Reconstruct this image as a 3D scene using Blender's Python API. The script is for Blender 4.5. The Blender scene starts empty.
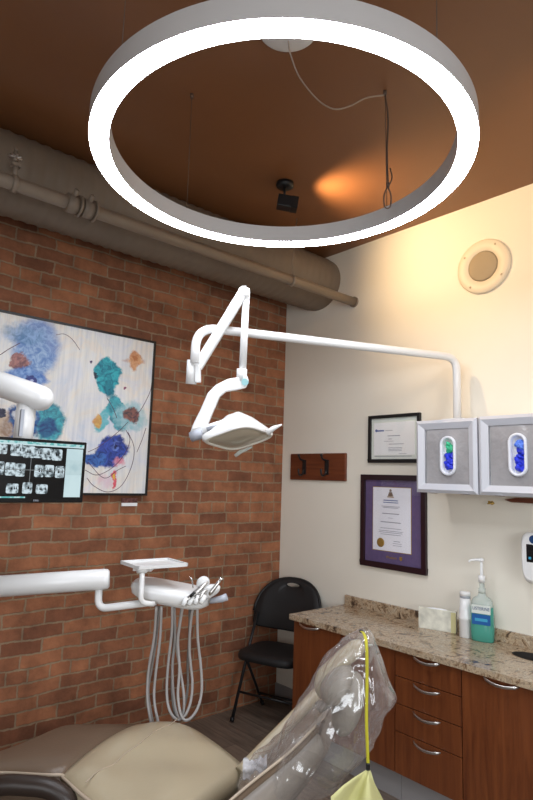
import bpy, bmesh, math, random
from mathutils import Vector, Matrix, noise
PI = math.pi
random.seed(4)
C = bpy.context.scene.collection
CAM = Vector((-3.203, -3.426, 1.65)); FOC = 574.37
YAW, PIT, ROL = [math.radians(v) for v in (48.7017, 7.8322, 1.8478)]
_f = Vector((math.cos(PIT)*math.cos(YAW), math.cos(PIT)*math.sin(YAW), math.sin(PIT)))
_r = Vector((math.sin(YAW), -math.cos(YAW), 0)); _u = _r.cross(_f)
R_ = math.cos(ROL)*_r + math.sin(ROL)*_u
U_ = -math.sin(ROL)*_r + math.cos(ROL)*_u
F_ = _f
def ray(px, py): return F_ + R_*((px-266.5)/FOC) - U_*((py-400)/FOC)
def at(px, py, t=None, x=None, y=None, z=None):
    d = ray(px, py)
    if x is not None: t = (x-CAM.x)/d.x
    elif y is not None: t = (y-CAM.y)/d.y
    elif z is not None: t = (z-CAM.z)/d.z
    return CAM + d*t
H = 3.404

# ------------------------------------------------------------------ materials
def new_mat(name):
    m = bpy.data.materials.new(name); m.use_nodes = True
    nt = m.node_tree; b = nt.nodes['Principled BSDF']
    return m, nt, b
def mat(name, col, rough=.5, metal=0, spec=.5, emit=None, estr=0, alpha=1, trans=0, coat=0, sheen=0, var=0, vscale=8, bump=0, bscale=60, ior=1.45, bdist=.01):
    m, nt, b = new_mat(name)
    b.inputs['Base Color'].default_value = (*col, 1)
    b.inputs['Roughness'].default_value = rough
    b.inputs['Metallic'].default_value = metal
    b.inputs['Specular IOR Level'].default_value = spec
    b.inputs['IOR'].default_value = ior
    if emit: b.inputs['Emission Color'].default_value = (*emit, 1); b.inputs['Emission Strength'].default_value = estr
    b.inputs['Alpha'].default_value = alpha
    b.inputs['Transmission Weight'].default_value = trans
    b.inputs['Coat Weight'].default_value = coat
    if sheen: b.inputs['Sheen Weight'].default_value = sheen
    tc = nt.nodes.new('ShaderNodeTexCoord')
    if var:
        n = nt.nodes.new('ShaderNodeTexNoise'); n.inputs['Scale'].default_value = vscale; n.inputs['Detail'].default_value = 5
        nt.links.new(tc.outputs['Object'], n.inputs['Vector'])
        r = nt.nodes.new('ShaderNodeValToRGB')
        r.color_ramp.elements[0].position = .3; r.color_ramp.elements[1].position = .7
        r.color_ramp.elements[0].color = (*[c*(1-var) for c in col], 1)
        r.color_ramp.elements[1].color = (*[min(1, c*(1+var)) for c in col], 1)
        nt.links.new(n.outputs['Fac'], r.inputs['Fac']); nt.links.new(r.outputs['Color'], b.inputs['Base Color'])
    if bump:
        n = nt.nodes.new('ShaderNodeTexNoise'); n.inputs['Scale'].default_value = bscale; n.inputs['Detail'].default_value = 4
        nt.links.new(tc.outputs['Object'], n.inputs['Vector'])
        bp = nt.nodes.new('ShaderNodeBump'); bp.inputs['Strength'].default_value = bump; bp.inputs['Distance'].default_value = bdist
        nt.links.new(n.outputs['Fac'], bp.inputs['Height']); nt.links.new(bp.outputs['Normal'], b.inputs['Normal'])
    return m
def N(nt, t, **kw):
    n = nt.nodes.new(t)
    for k, v in kw.items():
        if k in n.inputs: n.inputs[k].default_value = v
        else: setattr(n, k, v)
    return n
def math_(nt, op, a, b_=None):
    n = nt.nodes.new('ShaderNodeMath'); n.operation = op
    for i, v in enumerate((a, b_)):
        if v is None: continue
        if isinstance(v, (int, float)): n.inputs[i].default_value = v
        else: nt.links.new(v, n.inputs[i])
    return n.outputs[0]

def brick_material():
    m, nt, b = new_mat('brick'); L = nt.links
    tc = N(nt, 'ShaderNodeTexCoord'); sep = N(nt, 'ShaderNodeSeparateXYZ'); L.new(tc.outputs['Object'], sep.inputs[0])
    nz = N(nt, 'ShaderNodeTexNoise', Scale=4.5, Detail=3.0); L.new(tc.outputs['Object'], nz.inputs['Vector'])
    nz2 = N(nt, 'ShaderNodeTexNoise', Scale=38.0, Detail=3.0); L.new(tc.outputs['Object'], nz2.inputs['Vector'])
    off = math_(nt, 'ADD', math_(nt, 'MULTIPLY', math_(nt, 'SUBTRACT', nz.outputs['Fac'], .5), .034), math_(nt, 'MULTIPLY', math_(nt, 'SUBTRACT', nz2.outputs['Fac'], .5), .012))
    cx = N(nt, 'ShaderNodeCombineXYZ')
    L.new(math_(nt, 'ADD', math_(nt, 'ADD', sep.outputs['X'], 20.06), off), cx.inputs[0])
    L.new(math_(nt, 'ADD', math_(nt, 'SUBTRACT', sep.outputs['Z'], .015), off), cx.inputs[1])
    br = N(nt, 'ShaderNodeTexBrick'); L.new(cx.outputs[0], br.inputs['Vector'])
    br.offset = .5; br.offset_frequency = 2; br.squash = .52; br.squash_frequency = 6
    for k, v in (('Scale', 1), ('Mortar Size', .0060), ('Mortar Smooth', .25), ('Bias', -.1), ('Brick Width', .235), ('Row Height', .0766)): br.inputs[k].default_value = v
    br.inputs['Color1'].default_value = (.36, .152, .078, 1); br.inputs['Color2'].default_value = (.19, .078, .045, 1)
    br.inputs['Mortar'].default_value = (.30, .215, .14, 1)
    blot = N(nt, 'ShaderNodeTexNoise', Scale=7.0, Detail=7.0, Roughness=.65); L.new(tc.outputs['Object'], blot.inputs['Vector'])
    rp = N(nt, 'ShaderNodeValToRGB'); rp.color_ramp.elements[0].position = .32; rp.color_ramp.elements[1].position = .68
    rp.color_ramp.elements[0].color = (.62, .6, .6, 1); rp.color_ramp.elements[1].color = (1.25, 1.2, 1.15, 1)
    L.new(blot.outputs['Fac'], rp.inputs['Fac'])
    mx = N(nt, 'ShaderNodeMix', data_type='RGBA', blend_type='MULTIPLY'); mx.inputs['Factor'].default_value = 1
    L.new(br.outputs['Color'], mx.inputs['A']); L.new(rp.outputs['Color'], mx.inputs['B'])
    L.new(mx.outputs['Result'], b.inputs['Base Color'])
    b.inputs['Roughness'].default_value = .85; b.inputs['Specular IOR Level'].default_value = .25
    h = math_(nt, 'ADD', math_(nt, 'MULTIPLY', br.outputs['Fac'], -1.0), math_(nt, 'MULTIPLY', nz2.outputs['Fac'], .5))
    bp = N(nt, 'ShaderNodeBump', Strength=.8, Distance=.008); L.new(h, bp.inputs['Height']); L.new(bp.outputs['Normal'], b.inputs['Normal'])
    return m
def wood_material(name, c1, c2, axis='Z', scale=6, rough=.3, stretch=14, coat=.2):
    m, nt, b = new_mat(name); L = nt.links
    tc = N(nt, 'ShaderNodeTexCoord'); mp = N(nt, 'ShaderNodeMapping'); L.new(tc.outputs['Object'], mp.inputs['Vector'])
    sc = [stretch]*3; sc['XYZ'.index(axis)] = 1; mp.inputs['Scale'].default_value = sc
    n = N(nt, 'ShaderNodeTexNoise', Scale=float(scale)/3, Detail=6.0, Roughness=.6, Distortion=.6); L.new(mp.outputs[0], n.inputs['Vector'])
    rp = N(nt, 'ShaderNodeValToRGB'); rp.color_ramp.elements[0].position = .3; rp.color_ramp.elements[1].position = .7
    rp.color_ramp.elements[0].color = (*c1, 1); rp.color_ramp.elements[1].color = (*c2, 1)
    L.new(n.outputs['Fac'], rp.inputs['Fac']); L.new(rp.outputs['Color'], b.inputs['Base Color'])
    b.inputs['Roughness'].default_value = rough; b.inputs['Coat Weight'].default_value = coat; b.inputs['Coat Roughness'].default_value = .25
    return m
def granite_material():
    m, nt, b = new_mat('granite'); L = nt.links
    tc = N(nt, 'ShaderNodeTexCoord')
    n1 = N(nt, 'ShaderNodeTexNoise', Scale=16.0, Detail=8.0, Roughness=.72, Distortion=.8); L.new(tc.outputs['Object'], n1.inputs['Vector'])
    rp = N(nt, 'ShaderNodeValToRGB'); e = rp.color_ramp.elements
    e[0].position = .30; e[0].color = (.035, .025, .02, 1); e[1].position = .72; e[1].color = (.62, .50, .36, 1)
    for p, c in ((.39, (.11, .07, .045)), (.45, (.34, .23, .14)), (.51, (.52, .41, .28)), (.57, (.30, .22, .15)), (.61, (.50, .42, .31))):
        q = e.new(p); q.color = (*c, 1)
    L.new(n1.outputs['Fac'], rp.inputs['Fac'])
    v = N(nt, 'ShaderNodeTexNoise', Scale=75.0, Detail=4.0, Roughness=.8); L.new(tc.outputs['Object'], v.inputs['Vector'])
    r2 = N(nt, 'ShaderNodeValToRGB'); r2.color_ramp.elements[0].position = .36; r2.color_ramp.elements[1].position = .46
    r2.color_ramp.elements[0].color = (.3, .26, .24, 1); r2.color_ramp.elements[1].color = (1, 1, 1, 1)
    L.new(v.outputs['Fac'], r2.inputs['Fac'])
    mx = N(nt, 'ShaderNodeMix', data_type='RGBA', blend_type='MULTIPLY'); mx.inputs['Factor'].default_value = .8
    L.new(rp.outputs['Color'], mx.inputs['A']); L.new(r2.outputs['Color'], mx.inputs['B']); L.new(mx.outputs['Result'], b.inputs['Base Color'])
    b.inputs['Roughness'].default_value = .16
    return m
def floor_material():
    m, nt, b = new_mat('floor_boards'); L = nt.links
    tc = N(nt, 'ShaderNodeTexCoord'); sep = N(nt, 'ShaderNodeSeparateXYZ'); L.new(tc.outputs['Object'], sep.inputs[0])
    cx = N(nt, 'ShaderNodeCombineXYZ'); L.new(sep.outputs['Y'], cx.inputs[0]); L.new(sep.outputs['X'], cx.inputs[1])
    br = N(nt, 'ShaderNodeTexBrick'); L.new(cx.outputs[0], br.inputs['Vector']); br.offset = .37
    for k, v in (('Scale', 1), ('Mortar Size', .0015), ('Mortar Smooth', .1), ('Brick Width', 1.2), ('Row Height', .15)): br.inputs[k].default_value = v
    br.inputs['Color1'].default_value = (.20, .15, .115, 1); br.inputs['Color2'].default_value = (.13, .098, .076, 1); br.inputs['Mortar'].default_value = (.05, .038, .03, 1)
    mp = N(nt, 'ShaderNodeMapping'); mp.inputs['Scale'].default_value = (22, 1.6, 1); L.new(tc.outputs['Object'], mp.inputs['Vector'])
    n = N(nt, 'ShaderNodeTexNoise', Scale=2.0, Detail=6.0, Roughness=.65); L.new(mp.outputs[0], n.inputs['Vector'])
    rp = N(nt, 'ShaderNodeValToRGB'); rp.color_ramp.elements[0].position = .3; rp.color_ramp.elements[1].position = .7
    rp.color_ramp.elements[0].color = (.6, .6, .6, 1); rp.color_ramp.elements[1].color = (1.5, 1.5, 1.5, 1); L.new(n.outputs['Fac'], rp.inputs['Fac'])
    mx = N(nt, 'ShaderNodeMix', data_type='RGBA', blend_type='MULTIPLY'); mx.inputs['Factor'].default_value = 1
    L.new(br.outputs['Color'], mx.inputs['A']); L.new(rp.outputs['Color'], mx.inputs['B']); L.new(mx.outputs['Result'], b.inputs['Base Color'])
    b.inputs['Roughness'].default_value = .42
    return m
PX0, PX1, PZ0, PZ1 = -2.85, -1.252, 1.517, 2.553
def painting_material():
    """loose abstract flowers: noise-edged colour blots on a pale washed ground"""
    m, nt, b = new_mat('painted_canvas'); L = nt.links
    tc = N(nt, 'ShaderNodeTexCoord')
    # washed ground
    n = N(nt, 'ShaderNodeTexNoise', Scale=3.2, Detail=6.0, Roughness=.6, Distortion=1.2); L.new(tc.outputs['Object'], n.inputs['Vector'])
    rp = N(nt, 'ShaderNodeValToRGB'); e = rp.color_ramp.elements
    e[0].position = .28; e[0].color = (.60, .68, .80, 1); e[1].position = .74; e[1].color = (.80, .60, .62, 1)
    for p, c in ((.40, (.74, .75, .80)), (.50, (.80, .79, .77)), (.58, (.82, .76, .70)), (.66, (.76, .76, .78))): q = e.new(p); q.color = (*c, 1)
    L.new(n.outputs['Fac'], rp.inputs['Fac']); cur = rp.outputs['Color']
    mp = N(nt, 'ShaderNodeMapping'); mp.inputs['Scale'].default_value = (26, 1, 1.6); L.new(tc.outputs['Object'], mp.inputs['Vector'])
    ns = N(nt, 'ShaderNodeTexNoise', Scale=2.0, Detail=4.0, Roughness=.6); L.new(mp.outputs[0], ns.inputs['Vector'])
    rs = N(nt, 'ShaderNodeValToRGB'); rs.color_ramp.elements[0].position = .3; rs.color_ramp.elements[1].position = .6
    rs.color_ramp.elements[0].color = (.80, .82, .86, 1); rs.color_ramp.elements[1].color = (1.05, 1.04, 1.02, 1); L.new(ns.outputs['Fac'], rs.inputs['Fac'])
    mx = N(nt, 'ShaderNodeMix', data_type='RGBA', blend_type='MULTIPLY'); mx.inputs['Factor'].default_value = .8
    L.new(cur, mx.inputs['A']); L.new(rs.outputs['Color'], mx.inputs['B']); cur = mx.outputs['Result']
    # warped coordinates for the blots
    w = N(nt, 'ShaderNodeTexNoise', Scale=9.0, Detail=5.0, Roughness=.65); L.new(tc.outputs['Object'], w.inputs['Vector'])
    wv = N(nt, 'ShaderNodeVectorMath', operation='MULTIPLY_ADD'); L.new(w.outputs['Color'], wv.inputs[0])
    wv.inputs[1].default_value = (.13, 0, .13); L.new(tc.outputs['Object'], wv.inputs[2])
    w2 = N(nt, 'ShaderNodeTexNoise', Scale=22.0, Detail=4.0, Roughness=.6, Distortion=1.5); L.new(tc.outputs['Object'], w2.inputs['Vector'])
    tone = math_(nt, 'MULTIPLY', w2.outputs['Fac'], 1.0)
    def blob(px, py, rx, rz, c1, c2, soft=.22, op=.95, rot=0):
        nonlocal cur
        P = at(px, py, y=-.045)
        mp = N(nt, 'ShaderNodeMapping'); mp.vector_type = 'TEXTURE'
        mp.inputs['Location'].default_value = (P.x+.065, 0, P.z+.065); mp.inputs['Rotation'].default_value = (0, rot, 0)
        mp.inputs['Scale'].default_value = (rx*1.15, 1000, rz*1.15)
        L.new(wv.outputs[0], mp.inputs['Vector'])
        ln = N(nt, 'ShaderNodeVectorMath', operation='LENGTH'); L.new(mp.outputs[0], ln.inputs[0])
        mr = N(nt, 'ShaderNodeMapRange', interpolation_type='SMOOTHSTEP'); L.new(ln.outputs['Value'], mr.inputs['Value'])
        for k, v in (('From Min', 1-soft*.7), ('From Max', 1+soft*.35), ('To Min', op), ('To Max', 0)): mr.inputs[k].default_value = v
        cr = N(nt, 'ShaderNodeValToRGB'); cr.color_ramp.elements[0].position = .38; cr.color_ramp.elements[1].position = .62
        cr.color_ramp.elements[0].color = (*c1, 1); cr.color_ramp.elements[1].color = (*c2, 1); L.new(tone, cr.inputs['Fac'])
        mx = N(nt, 'ShaderNodeMix', data_type='RGBA'); L.new(mr.outputs[0], mx.inputs['Factor'])
        L.new(cur, mx.inputs['A']); L.new(cr.outputs['Color'], mx.inputs['B']); cur = mx.outputs['Result']
    NAVY = (.012, .03, .17); BLUE = (.05, .16, .50); LB = (.25, .42, .72); TEAL = (.0, .16, .24); CY = (.03, .42, .50)
    blob(36, 345, .13, .15, BLUE, LB, .5, .85, .2)
    blob(33, 358, .10, .11, (.10, .22, .52), (.35, .50, .72), .4, .9)
    blob(24, 334, .12, .05, (.05, .18, .36), LB, .5, .7)
    blob(20, 361, .052, .042, (.16, .05, .05), (.42, .16, .13), .2, .95)
    blob(27, 377, .105, .055, BLUE, LB, .3, .95)
    blob(31, 380, .030, .028, (.01, .02, .16), (.03, .05, .28), .2, 1)
    blob(31, 380.5, .011, .011, (.4, .45, .7), (.5, .55, .8), .3, 1)
    blob(108, 376, .082, .102, TEAL, CY, .18, 1)
    blob(110, 388, .03, .05, (.0, .09, .16), TEAL, .4, .7)
    blob(134, 361, .038, .062, (.50, .16, .03), (.70, .34, .14), .35, .9)
    blob(134, 361, .062, .022, (.42, .12, .03), (.70, .40, .20), .6, .6)
    blob(119, 413, .05, .12, TEAL, CY, .2, .95, -.4)
    blob(131, 417, .10, .09, (.20, .50, .56), (.45, .60, .66), .3, .75)
    blob(131, 415, .050, .050, (.06, .05, .06), (.30, .12, .10), .3, 1)
    blob(103, 420, .035, .09, (.15, .50, .58), CY, .3, .9, .5)
    blob(98, 421, .030, .045, (.60, .22, .02), (.75, .45, .10), .4, .9)
    blob(112, 451, .105, .085, NAVY, (.05, .10, .50), .2, 1, -.5)
    blob(96, 459, .075, .045, NAVY, BLUE, .3, 1)
    blob(117, 446, .034, .032, (.02, .03, .22), (.15, .25, .65), .2, 1)
    blob(117, 446, .014, .014, (.005, .01, .08), (.01, .02, .12), .2, 1)
    blob(115, 479, .014, .055, (.65, .02, .06), (.75, .10, .15), .4, .95)
    blob(120, 462, .035, .02, (.75, .20, .30), (.8, .4, .45), .6, .8)
    blob(105, 482, .05, .05, (.72, .35, .50), (.70, .50, .58), .8, .5)
    blob(115, 477, .008, .02, (.8, .55, .05), (.8, .5, .05), .4, .9)
    blob(50, 421, .085, .11, TEAL, CY, .25, .95)
    blob(48, 428, .06, .05, NAVY, (.02, .10, .25), .4, .9)
    blob(20, 423, .08, .115, NAVY, (.04, .18, .42), .25, 1, .4)
    blob(24, 415, .05, .03, (.6, .62, .66), (.7, .7, .72), .4, .9)
    blob(3, 428, .055, .075, (.42, .26, .14), (.60, .45, .32), .4, .8)
    blob(0, 414, .02, .02, (.02, .02, .05), (.05, .05, .1), .3, 1)
    blob(90, 360, .010, .010, (.05, .02, .10), (.05, .02, .10), .4, 1)
    blob(127, 390, .008, .008, (.20, .02, .10), (.20, .02, .10), .4, 1)
    blob(95, 374, .012, .018, (.01, .02, .05), (.01, .02, .05), .4, 1)
    L.new(cur, b.inputs['Base Color']); b.inputs['Roughness'].default_value = .45
    return m

M = dict(
 brick=brick_material(), granite=granite_material(), floor=floor_material(), canvas=painting_material(),
 cream=mat('cream_paint', (.80, .76, .665), .6, var=.02, vscale=2, bump=.05, bscale=150),
 ceil=mat('terracotta_paint', (.215, .088, .034), .42, var=.04, vscale=2),
 trimgrey=mat('grey_vinyl', (.30, .29, .29), .45),
 cherry=wood_material('cherry_wood', (.10, .025, .008), (.20, .058, .017), 'Z', 7),
 cherryd=wood_material('dark_cherry_wood', (.09, .02, .008), (.18, .05, .018), 'Y', 7, .35),
 darkgap=mat('dark_gap', (.012, .008, .006), .8),
 white=mat('white_enamel', (.80, .80, .80), .28, coat=.3),
 whited=mat('white_plastic', (.72, .72, .72), .38),
 offwhite=mat('off_white', (.66, .62, .54), .45),
 ringgrey=mat('ring_aluminium', (.58, .56, .55), .45, var=.02),
 glow=mat('led_diffuser', (.9, .9, .9), .5, emit=(.90, .94, 1.0), estr=47),
 duct=mat('painted_duct', (.20, .155, .115), .55, var=.06, vscale=3),
 pipe=mat('painted_pipe', (.25, .20, .155), .45, var=.08, vscale=6),
 black=mat('black_metal', (.010, .010, .011), .4),
 blackv=mat('black_vinyl', (.012, .012, .013), .5, bump=.2, bscale=200),
 blackg=mat('black_gloss', (.008, .008, .009), .18),
 frameb=mat('black_frame', (.008, .007, .007), .35),
 framed=mat('dark_purple_brown_frame', (.022, .008, .012), .3),
 purple=mat('purple_mat_board', (.115, .08, .19), .7, var=.08, vscale=30),
 paper=mat('certificate_paper', (.84, .84, .90), .7),
 paper2=mat('white_paper', (.86, .87, .88), .7),
 matb=mat('pale_green_mat', (.72, .76, .70), .7),
 ink=mat('ink', (.22, .22, .28), .7), inkb=mat('blue_ink', (.12, .16, .36), .7), gold=mat('gold_foil', (.36, .22, .05), .4, metal=.3),
 glass=None,
 chrome=mat('chrome', (.75, .75, .76), .18, metal=1), steel=mat('brushed_nickel', (.62, .60, .58), .32, metal=1),
 greyhose=mat('grey_hose', (.40, .38, .37), .45), dhose=mat('dark_grey_hose', (.20, .19, .18), .5),
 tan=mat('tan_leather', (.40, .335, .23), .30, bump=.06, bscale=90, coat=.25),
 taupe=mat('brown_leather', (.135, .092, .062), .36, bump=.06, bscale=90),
 piping=mat('pale_piping', (.42, .34, .26), .45),
 shellm=mat('chair_shell', (.25, .215, .185), .35),
 darkbrown=mat('dark_brown_shell', (.028, .018, .014), .4),
 padgrey=mat('grey_beige_pad', (.27, .24, .205), .45),
 silver=mat('silver_frame', (.55, .56, .61), .4),
 film=mat('crumpled_film', (.33, .32, .33), .16, var=.12, vscale=5, bump=.6, bscale=5, coat=.5, bdist=.05),
 glove=mat('blue_gloves', (.012, .03, .60), .4, var=.45, vscale=45, bump=1, bscale=50),
 glovel=mat('pale_blue_gloves', (.10, .22, .75), .4, var=.2, vscale=45, bump=1, bscale=50),
 gloveg=mat('green_gloves', (.05, .50, .26), .4, var=.3, vscale=40),
 wht=mat('oval_rim', (.72, .74, .80), .3),
 inner=mat('pocket_inside', (.40, .42, .48), .5),
 yellow=mat('yellow_ribbon', (.52, .47, .03), .6), bib=mat('pale_yellow_paper', (.66, .64, .30), .75, var=.03, vscale=20),
 screen_black=mat('screen_black', (.002, .002, .003), .25),
 grille=mat('speaker_grille', (.52, .42, .29), .6, bump=.8, bscale=500), spk=mat('speaker_rim', (.74, .66, .53), .5),
 brass=mat('brass', (.55, .36, .10), .35, metal=.8), red=mat('red_print', (.35, .06, .05), .6),
 cyan=mat('cyan_print', (.05, .35, .55), .5), navy=mat('navy_print', (.01, .05, .16), .5),
 label=mat('label_white', (.68, .72, .68), .5), bluelab=mat('label_blue', (.01, .10, .34), .4),
 wash=mat('mint_liquid', (.12, .50, .40), .1, trans=.4, ior=1.33), clear=mat('clear_plastic', (.62, .70, .66), .12, alpha=.45),
 lens=mat('lamp_lens', (.50, .44, .34), .12, coat=.6), lgrey=mat('light_grey_plastic', (.42, .44, .50), .4), teal=mat('teal_badge', (.30, .55, .58), .4),
 tissue=mat('tissue_box_print', (.66, .65, .56), .6, var=.22, vscale=20), tisy=mat('tissue_box_yellow', (.58, .54, .28), .6),
 wire=mat('thin_wire', (.12, .08, .06), .4), cord=mat('clear_cord', (.36, .28, .22), .3),
)
def film_alpha():
    m, nt, b = new_mat('clear_wrinkled_plastic'); L = nt.links
    nt.nodes.remove(b); out = [n for n in nt.nodes if n.type == 'OUTPUT_MATERIAL'][0]
    tr = N(nt, 'ShaderNodeBsdfTransparent'); gl = N(nt, 'ShaderNodeBsdfGlossy', Roughness=.13); df = N(nt, 'ShaderNodeBsdfDiffuse')
    tr.inputs['Color'].default_value = (.97, .97, .97, 1); gl.inputs['Color'].default_value = (1, 1, 1, 1); df.inputs['Color'].default_value = (.75, .73, .73, 1)
    tc = N(nt, 'ShaderNodeTexCoord')
    mp = N(nt, 'ShaderNodeMapping'); mp.inputs['Scale'].default_value = (1, 1, .55); mp.inputs['Rotation'].default_value = (0, .6, 0); L.new(tc.outputs['Object'], mp.inputs['Vector'])
    n = N(nt, 'ShaderNodeTexNoise', Scale=6.0, Detail=2.5, Roughness=.5, Distortion=1.2); L.new(mp.outputs[0], n.inputs['Vector'])
    ridge = math_(nt, 'ABSOLUTE', math_(nt, 'SUBTRACT', n.outputs['Fac'], .5))
    bp = N(nt, 'ShaderNodeBump', Strength=1.0, Distance=.05); L.new(ridge, bp.inputs['Height']); L.new(bp.outputs['Normal'], gl.inputs['Normal'])
    lw = N(nt, 'ShaderNodeLayerWeight', Blend=.25); L.new(bp.outputs['Normal'], lw.inputs['Normal'])
    m1 = N(nt, 'ShaderNodeMixShader'); L.new(tr.outputs[0], m1.inputs[1]); L.new(df.outputs[0], m1.inputs[2])
    L.new(math_(nt, 'ADD', math_(nt, 'MULTIPLY', lw.outputs['Facing'], .24), .05), m1.inputs[0])
    m2 = N(nt, 'ShaderNodeMixShader'); L.new(math_(nt, 'ADD', math_(nt, 'MULTIPLY', math_(nt, 'POWER', lw.outputs['Facing'], 2.0), .75), .085), m2.inputs[0])
    L.new(m1.outputs[0], m2.inputs[1]); L.new(gl.outputs[0], m2.inputs[2]); L.new(m2.outputs[0], out.inputs['Surface'])
    return m
M['plastic'] = film_alpha()
def glass_mat():
    m, nt, b = new_mat('picture_glass'); L = nt.links; nt.nodes.remove(b); out = [n for n in nt.nodes if n.type == 'OUTPUT_MATERIAL'][0]
    tr = N(nt, 'ShaderNodeBsdfTransparent'); gl = N(nt, 'ShaderNodeBsdfGlossy', Roughness=.03); fr = N(nt, 'ShaderNodeLayerWeight', Blend=.5)
    mx = N(nt, 'ShaderNodeMixShader'); L.new(math_(nt, 'ADD', math_(nt, 'MULTIPLY', math_(nt, 'POWER', fr.outputs['Facing'], 5.0), .5), .025), mx.inputs[0]); L.new(tr.outputs[0], mx.inputs[1]); L.new(gl.outputs[0], mx.inputs[2]); L.new(mx.outputs[0], out.inputs['Surface'])
    return m
M['glass'] = glass_mat()
def screen_mat(name, c1, c2, s, lo=.4, hi=.6, sc=40.):
    m, nt, b = new_mat(name); L = nt.links
    tc = N(nt, 'ShaderNodeTexCoord'); n = N(nt, 'ShaderNodeTexNoise', Scale=sc, Detail=3.0); L.new(tc.outputs['Object'], n.inputs['Vector'])
    rp = N(nt, 'ShaderNodeValToRGB'); rp.color_ramp.elements[0].position = lo; rp.color_ramp.elements[1].position = hi
    rp.color_ramp.elements[0].color = (*c1, 1); rp.color_ramp.elements[1].color = (*c2, 1); L.new(n.outputs['Fac'], rp.inputs['Fac'])
    b.inputs['Base Color'].default_value = (.01, .01, .01, 1); b.inputs['Roughness'].default_value = .3
    L.new(rp.outputs['Color'], b.inputs['Emission Color']); b.inputs['Emission Strength'].default_value = s
    return m
M['xray'] = screen_mat('screen_xray', (.03, .05, .06), (.58, .70, .76), 1.0, .38, .58, 55.)
M['pane'] = screen_mat('screen_side_pane', (.50, .66, .70), (.56, .72, .75), 1.0, sc=8.)
M['pane2'] = screen_mat('screen_side_pane_dim', (.38, .54, .58), (.48, .63, .66), 1.0, sc=20.)
M['bar'] = screen_mat('screen_tool_bar', (.10, .42, .42), (.45, .66, .68), 1.0, .45, .55, 60.)
M['xline'] = screen_mat('screen_line', (.16, .18, .19), (.2, .22, .23), 1.0)

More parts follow.
